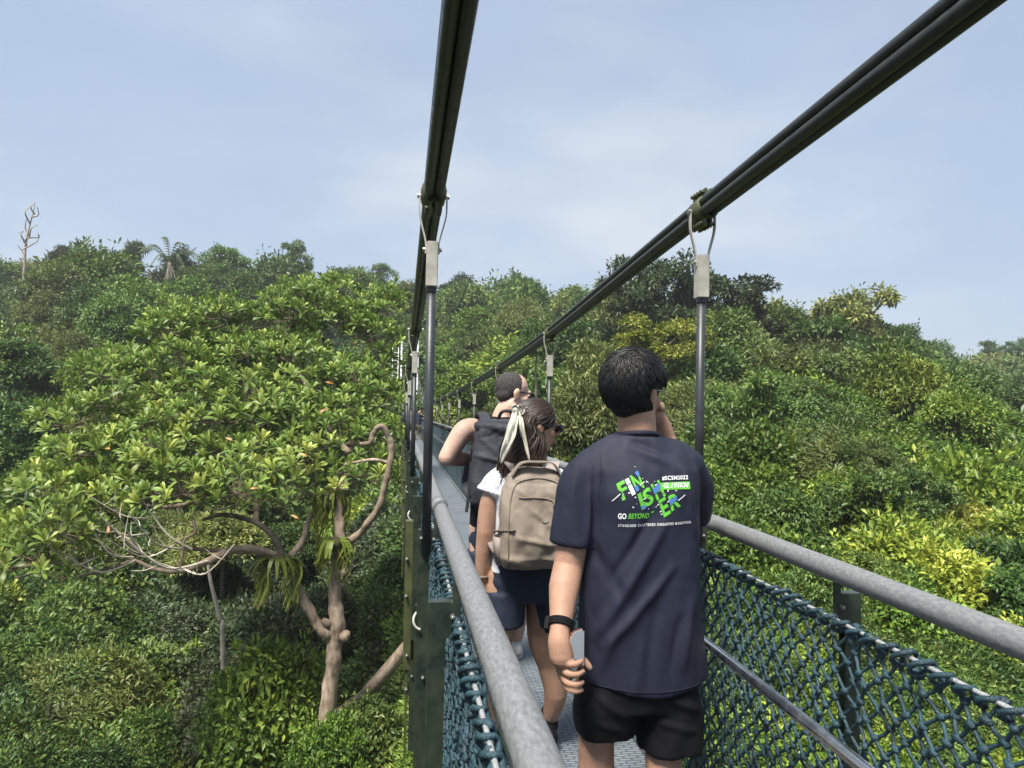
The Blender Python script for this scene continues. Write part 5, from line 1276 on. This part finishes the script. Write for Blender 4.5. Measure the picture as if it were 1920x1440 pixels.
for i in range(1300):      # long wavy lengths over the shoulders
    a = rl_.uniform(-1.9, 1.9); p0 = hc + HMw @ Vector((math.sin(a) * .07, -.05 + math.cos(a) * -.05, rl_.uniform(-.06, .05))); L_ = rl_.uniform(.15, .29); ph = a * 2.0 + rl_.uniform(-.5, .5); P = []
    dirx = (p0.x - hc.x) * .7 + rl_.uniform(-.03, .05)
    for k in range(9):
        t_ = k / 8; P.append(p0 + Vector((dirx * t_ * 1.0 + .013 * math.sin(ph + t_ * 8), -.055 * math.sin(t_ * 2.2) - .010 + .008 * math.cos(ph + t_ * 7), -L_ * t_)))
    w_ = rl_.uniform(.0018, .0036); lk.tube(P, [w_ * .6, w_, w_, w_, w_, w_ * .9, w_ * .8, w_ * .6, w_ * .2], 5, cap=False)
lk.build('hair_locks', M_hairW, PW)
# ribbon
m = MB(); rb = hc + Vector((-.085, -.085, .07))
rb = wl(968, 768, 3.23)
def ribbon(pts, ws):
    P = crom([Vector(p) for p in pts], 5); Wd = lerpl(ws, len(P)); V = []; F = []
    for i, p in enumerate(P):
        w_ = Wd[i]
        for j in range(5):
            u = j / 4 - .5; V.append(p + Vector((u * w_, .012 * math.sin(j * 2.1 + i * .3), .004 * math.cos(j * 2 + i))))
        if i:
            b_ = (i - 1) * 5
            for j in range(4): F.append((b_ + j, b_ + j + 1, b_ + j + 6, b_ + j + 5))
    n = len(m.v); m.add(V, F, True)
ribbon([rb + Vector((-.02, 0, .012)), rb + Vector((0, -.012, .020)), rb + Vector((.02, 0, .010))], [.02, .03, .02]); eball(m, rb, (.020, .018, .018)); ribbon([rb + Vector((.0, -.01, .015)), rb + Vector((.022, -.008, -.004)), rb + Vector((.012, -.004, -.022))], [.012, .03, .012])
ribbon([rb, wl(962, 795, 3.20), wl(955, 822, 3.19), wl(945, 848, 3.19), wl(939, 868, 3.19)], [.026, .038, .044, .036, .010]); ribbon([rb + Vector((.012, 0, 0)), wl(977, 795, 3.20), wl(981, 815, 3.20), wl(987, 840, 3.20), wl(992, 862, 3.20)], [.018, .022, .018, .016, .010])
rbo = m.build('hair_ribbon', M_cream, PW); md = rbo.modifiers.new('t', 'SOLIDIFY'); md.thickness = .0015
# tee
t = MB(); loft(t, [(0, .0, .82, .170, .115), (0, 0, .95, .150, .105), (0, 0, 1.1, .150, .105), (0, 0, 1.22, .158, .095), (0, 0, 1.275, .125, .078), (.004, .004, 1.315, .075, .06)], 40, 2.4)
sweep(t, [(-.09, 0, 1.262), (-.145, 0, 1.232), (-.170, .0, 1.18), wl(921, 920, 3.35)], [.042, .052, .058, .069], 22, 5, True); sweep(t, [(.12, 0, 1.245), (.165, .03, 1.20), (.186, .055, 1.13)], [.050, .058, .068], 22, 5, True)
solid('t_shirt', t, .007, 7, M_wtee, PW, fn=folds([(-.19, 1.24, -.14, 1.12, .006, .012), (-.17, 1.26, -.12, 1.20, -.005, .010), (-.13, 1.28, -.10, 1.1, .005, .012)], .004, (12, 12, 8), False, 1))
t = MB(); loft(t, [(.01, 0, .705, .172, .12), (.01, 0, .78, .185, .13), (.005, 0, .90, .155, .11)], 36, 2.4); loft(t, [(-.098, -.01, .585, .088, .098), (-.094, 0, .74, .094, .115)], 28, 2.2); loft(t, [(.118, .03, .575, .092, .098), (.10, .01, .74, .094, .115)], 28, 2.2)
solid('shorts', t, .008, 6, M_navy2, PW, fn=folds([], .007, (9, 9, 5), False, 2))
m = MB(); ww = elw.lerp(wrw, .93); m.tube([ww + Vector((math.cos(a) * .031, math.sin(a) * .031, 0)) for a in np.linspace(0, 2 * math.pi, 21)], .007, 6, cap=False); m.build('wrist_band', M_beiged, PW)
# beige backpack: a thing of its own
BP0 = W0 + Vector((.002, -.115, .872))
BPk = tag(empty('backpack', BP0), 'beige backpack with zip pocket worn over the white T-shirt', 'backpack')
t = MB(); loft(t, [(.0, -.03, .0, .125, .055), (.0, -.045, .012, .145, .08), (.0, -.06, .06, .158, .098), (0, -.062, .15, .160, .10), (0, -.055, .26, .156, .092), (0, -.045, .36, .146, .078), (0, -.035, .43, .122, .06), (0, -.03, .455, .09, .045), (0, -.028, .465, .05, .03)], 44, 3.4)
solid('bag_body', t, .006, 4, M_beige, BPk, fn=folds([(-.13, .06, -.02, .02, .010, .02), (.10, .05, -.02, .22, .010, .022), (-.08, .10, .05, .30, -.006, .03), (.13, .16, .02, .06, -.008, .02), (-.12, .25, -.06, .10, .007, .02), (.05, .36, .13, .30, .006, .014), (-.10, .38, -.04, .33, .006, .012), (-.14, .40, .13, .40, -.003, .01), (-.10, .16, .08, .12, .008, .012), (.06, .26, .12, .08, -.008, .012), (-.05, .30, .06, .20, .006, .012)], .007, (11, 11, 8), False, 7))
bb = BVHTree.FromPolygons([v.co[:] for v in bpy.data.objects['bag_body'].data.vertices], [p.vertices[:] for p in bpy.data.objects['bag_body'].data.polygons])
def onbag(x, z, off=.002):
    h_ = bb.ray_cast(Vector((x, -.6, z)), Vector((0, 1, 0))); return (h_[0] + h_[1] * off) if h_[0] is not None else Vector((x, -.05, z))
def seam(pts, r, name, mat):
    m = MB(); m.tube([onbag(*p) for p in [(a.x, a.y) for a in crom([(x, z, 0) for x, z in pts], 6)]], r, 6); return m.build(name, mat, BPk)
seam([(-.125, .02), (-.128, .20), (-.118, .33), (-.085, .40), (0, .42), (.085, .40), (.118, .33), (.128, .20), (.125, .02)], .003, 'piping', M_beiged)
zp = seam([(-.085, .335), (0, .335), (.055, .325), (.072, .30)], .0038, 'zip', M_beiged); seam([(.072, .30), (.105, .315), (.118, .345)], .0025, 'flap_edge', M_beiged)
m = MB(); m.box(onbag(.068, .292, .006), (.010, .004, .020)); m.build('zip_pull', M_strap, zp)
m = MB(); m.tube([onbag(.028 + .014 * math.cos(a), .232 + .014 * math.sin(a) * .5, .002) for a in np.linspace(3.3, 6.2, 9)], .0012, 5); m.build('stitched_logo', M_strap, BPk)
m = MB(); P = crom([onbag(-.11, .43, .0), Vector((-.07, -.075, .487)), Vector((.0, -.085, .495)), Vector((.075, -.075, .485)), onbag(.11, .42, .0)], 5)
for i in range(len(P) - 1): m.box((P[i] + P[i + 1]) / 2, ((P[i + 1] - P[i]).length * 1.15, .05, .006), rot=Matrix.Rotation(-math.atan2((P[i + 1] - P[i]).z, (P[i + 1] - P[i]).x), 3, 'Y'))
m.build('top_flap', M_beige, BPk)
for s in (-1, 1):
    m = MB(); P = crom([Vector((s * .075, -.02, .44)), Vector((s * .095, .03, .475)), Vector((s * .105, .09, .478)), Vector((s * .115, .16, .46)), Vector((s * .13, .205, .38)), Vector((s * .15, .19, .20)), Vector((s * .165, .10, .10)), Vector((s * .150, -.02, .07))], 4)
    for i in range(len(P) - 1):
        d = P[i + 1] - P[i]; m.box((P[i] + P[i + 1]) / 2, (.058, .010, d.length * 1.15), rot=d.to_track_quat('Z', 'X').to_matrix() @ Matrix.Rotation(math.pi / 2, 3, 'Z'))
    m.build('shoulder_strap', M_beigel, BPk)
m = MB(); P = [onbag(-.105, .195, .004), Vector((-.150, -.10, .185)), Vector((-.172, -.05, .175)), Vector((-.168, .0, .16))]
for i in range(len(P) - 1):
    d = P[i + 1] - P[i]; m.box((P[i] + P[i + 1]) / 2, (.004, .026, d.length * 1.1), rot=d.to_track_quat('Z', 'X').to_matrix())
sp = m.build('side_strap', M_beiged, BPk)
m = MB()
for i in range(4): m.box(Vector((-.146 + i * .008, -.112 - .003 * i, .182)), (.005, .010, .036))
m.build('buckle', M_beiged, sp)
m = MB(); loft(m, [(-.148, -.03, .02, .020, .055), (-.160, -.03, .10, .020, .060), (-.160, -.03, .145, .018, .058)], 20, 3); m.build('side_pocket', M_beigel, BPk)
m = MB(); loft(m, [(.148, -.03, .02, .020, .055), (.160, -.03, .10, .020, .060), (.160, -.03, .145, .018, .058)], 20, 3); m.build('side_pocket', M_beigel, BPk)

BPk.scale = (.98, 1, .93)
# ================= the man in the black vest
T0 = Vector((0.61, 4.42, deck_z(4.4)))
PT_ = tag(empty('person', T0), 'balding person with sunglasses in black sleeveless top and dark shorts', 'person')
def tl(px, py, y): return at(px, py, y) - T0
HMt = headM(R(76), R(-10), R(0)); hc = tl(963, 738, 4.43) + Vector((0, 0, .0))
b = MB(); head(b, hc, HMt, 1.04)
sweep(b, [(0, 0, 1.44), (.015, .012, 1.52), hc + Vector((-.015, -.012, -.07))], [.085, .072, .068])
loft(b, [(0, 0, .88, .16, .11), (0, 0, 1.05, .155, .11), (0, 0, 1.25, .18, .115), (0, 0, 1.40, .185, .10), (0, 0, 1.47, .12, .075)])
elT = tl(838, 858, 4.36); wrT = tl(890, 862, 4.56)
sweep(b, [(-.178, 0, 1.43), tl(868, 810, 4.38), elT], [.072, .062, .050]); sweep(b, [elT, elT.lerp(wrT, .4), wrT], [.048, .048, .034])
sweep(b, [wrT, wrT + Vector((.06, .05, .0)), wrT + Vector((.10, .07, .0))], [.034, .036, .030])
for dz in (-.027, -.009, .009, .026): sweep(b, [wrT + Vector((.09, .065, dz)), wrT + Vector((.135, .08, dz)), wrT + Vector((.165, .085, dz - .004))], [.011, .0105, .009], 8)
sweep(b, [(.178, 0, 1.43), (.225, .05, 1.27), (.24, .12, 1.14)], [.070, .060, .048]); sweep(b, [(.24, .12, 1.14), (.18, .28, 1.12), (.12, .34, 1.14)], [.046, .04, .032]); sweep(b, [(.12, .34, 1.14), (.05, .37, 1.15)], [.033, .026])
fl = tl(905, 1282, 4.22); fr = tl(968, 1218, 4.70)
fl.z = .10; fr.z = .10
sweep(b, [(-.09, 0, .86), (-.10, -.02, .66), (fl.x * .9 - .01, -.03, .48), (fl.x, fl.y * .6, .33), fl], [.100, .086, .062, .060, .038]); sweep(b, [(.09, 0, .86), (.10, .08, .66), (.105, .14, .48), (fr.x + .0, .20, .33), fr], [.100, .086, .062, .060, .038])
solid('body', b, .006, 5, M_skinT, PT_)
face_parts(hc, HMt, PT_, 1.04); glasses(hc, HMt, PT_, 'shades', 1.04)
h = MB(); eball(h, hc + HMt @ Vector((0, -.025, .038)), (.0795, .0985, .0900), HMt, 18, 12); eball(h, hc + HMt @ Vector((0, -.055, -.012)), (.067, .054, .056), HMt, 14, 10)
solid('cropped_hair', h, .006, 3, M_hairG, PT_, fn=folds([], .0012, (70, 70, 70), False))
t = MB(); loft(t, [(0, 0, .87, .185, .13), (0, 0, .98, .180, .13), (0, 0, 1.15, .178, .128), (0, 0, 1.30, .185, .125), (0, 0, 1.40, .165, .11), (0, 0, 1.46, .125, .095), (.008, .004, 1.515, .088, .082)], 40, 2.4)
solid('sleeveless_top', t, .008, 4, M_black, PT_, fn=folds([], .005, (8, 8, 5), False, 6))
t = MB(); loft(t, [(0, .01, .66, .185, .13), (0, 0, .80, .19, .135), (0, 0, .93, .172, .12)], 36, 2.4); loft(t, [(-.10, -.015, .52, .105, .11), (-.095, 0, .72, .105, .12)], 28, 2.2); loft(t, [(.105, .09, .52, .105, .11), (.095, .03, .72, .105, .12)], 28, 2.2)
solid('shorts', t, .008, 5, M_navy2, PT_, fn=folds([], .007, (9, 9, 5), False, 4))
for p in (fl, fr):
    m = MB(); shoe(m, (p.x, p.y - .01, .014), (.08, 1, 0)); o = solid('shoe', m, .008, 3, M_shoe, PT_)
    m = MB(); pts = []
    for tt in np.linspace(-.075, .235, 9): pts.append(tt)
    vs = [(p.x + .08 * tt + sg * (.043 if tt > 0 else .036) * (1 - max(0, (abs(tt - .08) - .10) / .07) ** 2 * .6), p.y - .01 + tt, z_) for z_ in (0.002, .024) for sg in (-1, 1) for tt in pts]
    n9 = 9; fs_ = []
    for i in range(8): fs_ += [(i, i + 1, 9 + i + 1, 9 + i), (18 + i, 27 + i, 27 + i + 1, 18 + i + 1), (i, 18 + i, 18 + i + 1, i + 1), (9 + i, 9 + i + 1, 27 + i + 1, 27 + i)]
    fs_ += [(0, 9, 27, 18), (8, 26, 35, 17)]
    m.add(vs, fs_); m.build('sole', M_sole, o)
# charcoal roll-top backpack
G0 = T0 + Vector((-.03, -.13, .0))
GP = tag(empty('backpack', G0), 'charcoal roll-top backpack on the back of the person in black', 'backpack')
t = MB(); loft(t, [(-.02, -.04, 1.0, .13, .07), (-.02, -.055, 1.03, .15, .09), (-.02, -.06, 1.15, .155, .10), (-.015, -.055, 1.30, .15, .095), (-.01, -.05, 1.40, .145, .08), (0, -.04, 1.47, .14, .06), (0, -.04, 1.50, .135, .05)], 40, 3.2)
solid('bag_body', t, .007, 4, M_gpack, GP, fn=folds([(-.16, 1.30, .12, 1.24, .010, .012), (-.15, 1.10, -.05, 1.18, .008, .02), (-.15, 1.42, -.02, 1.30, .010, .018), (-.12, 1.05, .1, 1.08, .007, .015), (.0, 1.4, .1, 1.28, .008, .02)], .008, (11, 11, 9), False, 8))
t = MB(); sweep(t, [(-.135, -.075, 1.465), (-.05, -.105, 1.455), (.05, -.105, 1.44), (.13, -.07, 1.44)], [.026, .032, .032, .026], 14); eball(t, (-.06, -.10, 1.41), (.085, .03, .065)); eball(t, (.04, -.105, 1.39), (.08, .026, .07)); eball(t, (-.10, -.09, 1.36), (.04, .025, .05))
solid('roll_top', t, .006, 4, M_gpack, GP, fn=folds([], .008, (20, 20, 14), False, 12))
for s in (-1, 1):
    m = MB(); P = crom([Vector((s * .08, -.02, 1.47)), Vector((s * .10, .06, 1.53)), Vector((s * .105, .16, 1.51)), Vector((s * .12, .26, 1.40)), Vector((s * .15, .25, 1.22)), Vector((s * .18, .10, 1.10)), Vector((s * .15, .0, 1.05))], 4)
    for i in range(len(P) - 1):
        d = P[i + 1] - P[i]; m.box((P[i] + P[i + 1]) / 2, (.062, .012, d.length * 1.15), rot=d.to_track_quat('Z', 'X').to_matrix() @ Matrix.Rotation(math.pi / 2, 3, 'Z'))
    m.build('shoulder_strap', M_gpack, GP)
m = MB(); m.box((.085, -.160, 1.36), (.036, .008, .30)); m.build('front_strap', M_strap, GP); m = MB(); m.box((.085, -.168, 1.335), (.046, .014, .040)); m.build('buckle', M_strap, GP)
m = MB(); P = [Vector((-.165, .0, 1.25)), Vector((-.175, -.01, 1.1)), Vector((-.19, -.02, .97))]
for i in range(2):
    d = P[i + 1] - P[i]; m.box((P[i] + P[i + 1]) / 2, (.024, .004, d.length * 1.05), rot=d.to_track_quat('Z', 'X').to_matrix() @ Matrix.Rotation(math.pi / 2, 3, 'Z'))
m.build('loose_strap', M_strap, GP)
m = MB(); m.tube(crom([Vector((-.02, -.03, 1.50)), Vector((.0, -.06, 1.545)), Vector((.05, -.06, 1.545)), Vector((.075, -.03, 1.50))], 5), .010, 8); m.build('grab_handle', M_strap, GP)

# ================= people far along the bridge
def far_person(x, y, rz, label, top, bot, skin, lean, bag=None):
    o = tag(empty('person', (x, y, deck_z(y)), rz), label, 'person')
    b = MB(); M = headM(R(-20), 0); head(b, (0, .10 + lean * .5, 1.60), M); sweep(b, [(0, lean * .4, 1.40), (0, .06 + lean * .5, 1.54)], [.07, .06], 8)
    loft(b, [(0, 0, .86, .15, .1), (0, lean * .2, 1.1, .14, .1), (0, lean * .4, 1.38, .17, .09), (0, lean * .42, 1.43, .1, .06)], 20)
    for s in (-1, 1):
        sweep(b, [(s * .18, lean * .4, 1.38), (s * .22, lean * .5 + .10, 1.18), (s * .12, lean + .32, 1.14)], [.055, .045, .034], 8)
        sweep(b, [(s * .09, 0, .86), (s * .10, .03 + s * .05, .48), (s * .10, s * .10, .08)], [.09, .058, .036], 8); sweep(b, [(s * .10, s * .10, .04), (s * .10, s * .10 + .15, .03)], [.035, .03], 8)
    solid('body', b, .016, 3, skin, o)
    t = MB(); loft(t, [(0, 0, .84, .18, .125), (0, lean * .2, 1.1, .17, .125), (0, lean * .4, 1.36, .19, .115), (0, lean * .42, 1.46, .08, .07)], 24)
    for s in (-1, 1): sweep(t, [(s * .15, lean * .4, 1.38), (s * .21, lean * .45 + .05, 1.26)], [.07, .07], 8)
    solid('t_shirt', t, .016, 3, top, o)
    t = MB(); loft(t, [(0, 0, .66, .17, .125), (0, 0, .90, .165, .12)], 24)
    for s in (-1, 1): loft(t, [(s * .095, .02, .50, .09, .1), (s * .09, 0, .72, .095, .11)], 18)
    solid('shorts', t, .016, 3, bot, o)
    h = MB(); eball(h, Vector((0, .085 + lean * .5, 1.64)), (.082, .10, .085), M); h.build('hair', M_hairB, o)
    return o
M_olv = pmat('olive_shorts', (0.05, 0.055, 0.028), (0.07, 0.075, 0.04), rough=.8, scale=4)
M_grt = pmat('grey_green_cloth', (0.16, 0.17, 0.14), (0.21, 0.22, 0.18), rough=.8, scale=4)
far_person(.98, 40.0, R(-50), 'distant person in navy shirt and olive shorts leaning on the right handrail', M_navy, M_olv, M_skinN, .12)
far_person(.62, 44.0, R(10), 'distant person in grey-green top partly hidden by the left hangers', M_grt, M_olv, M_skinN, .02)
# ---------------------------------------------------------------- thin tropical haze
_gz = min(v.co.z for v in GROUND.data.vertices) - 1.0
m = MB(); m.box((0, 250, (_gz + 26) / 2), (1020, 920, 26 - _gz))
hz = m.build('haze', None)
mh = bpy.data.materials.new('haze'); mh.use_nodes = True; ntz = mh.node_tree; ntz.nodes.clear()
ho = ntz.nodes.new('ShaderNodeOutputMaterial'); pv = ntz.nodes.new('ShaderNodeVolumePrincipled')
pv.inputs['Color'].default_value = (0.93, 0.96, 1.0, 1); pv.inputs['Density'].default_value = 0.0007; pv.inputs['Anisotropy'].default_value = 0.2
ntz.links.new(pv.outputs[0], ho.inputs['Volume']); hz.data.materials.append(mh)
tag(hz, 'thin pale haze hanging over the whole valley', kind='stuff')
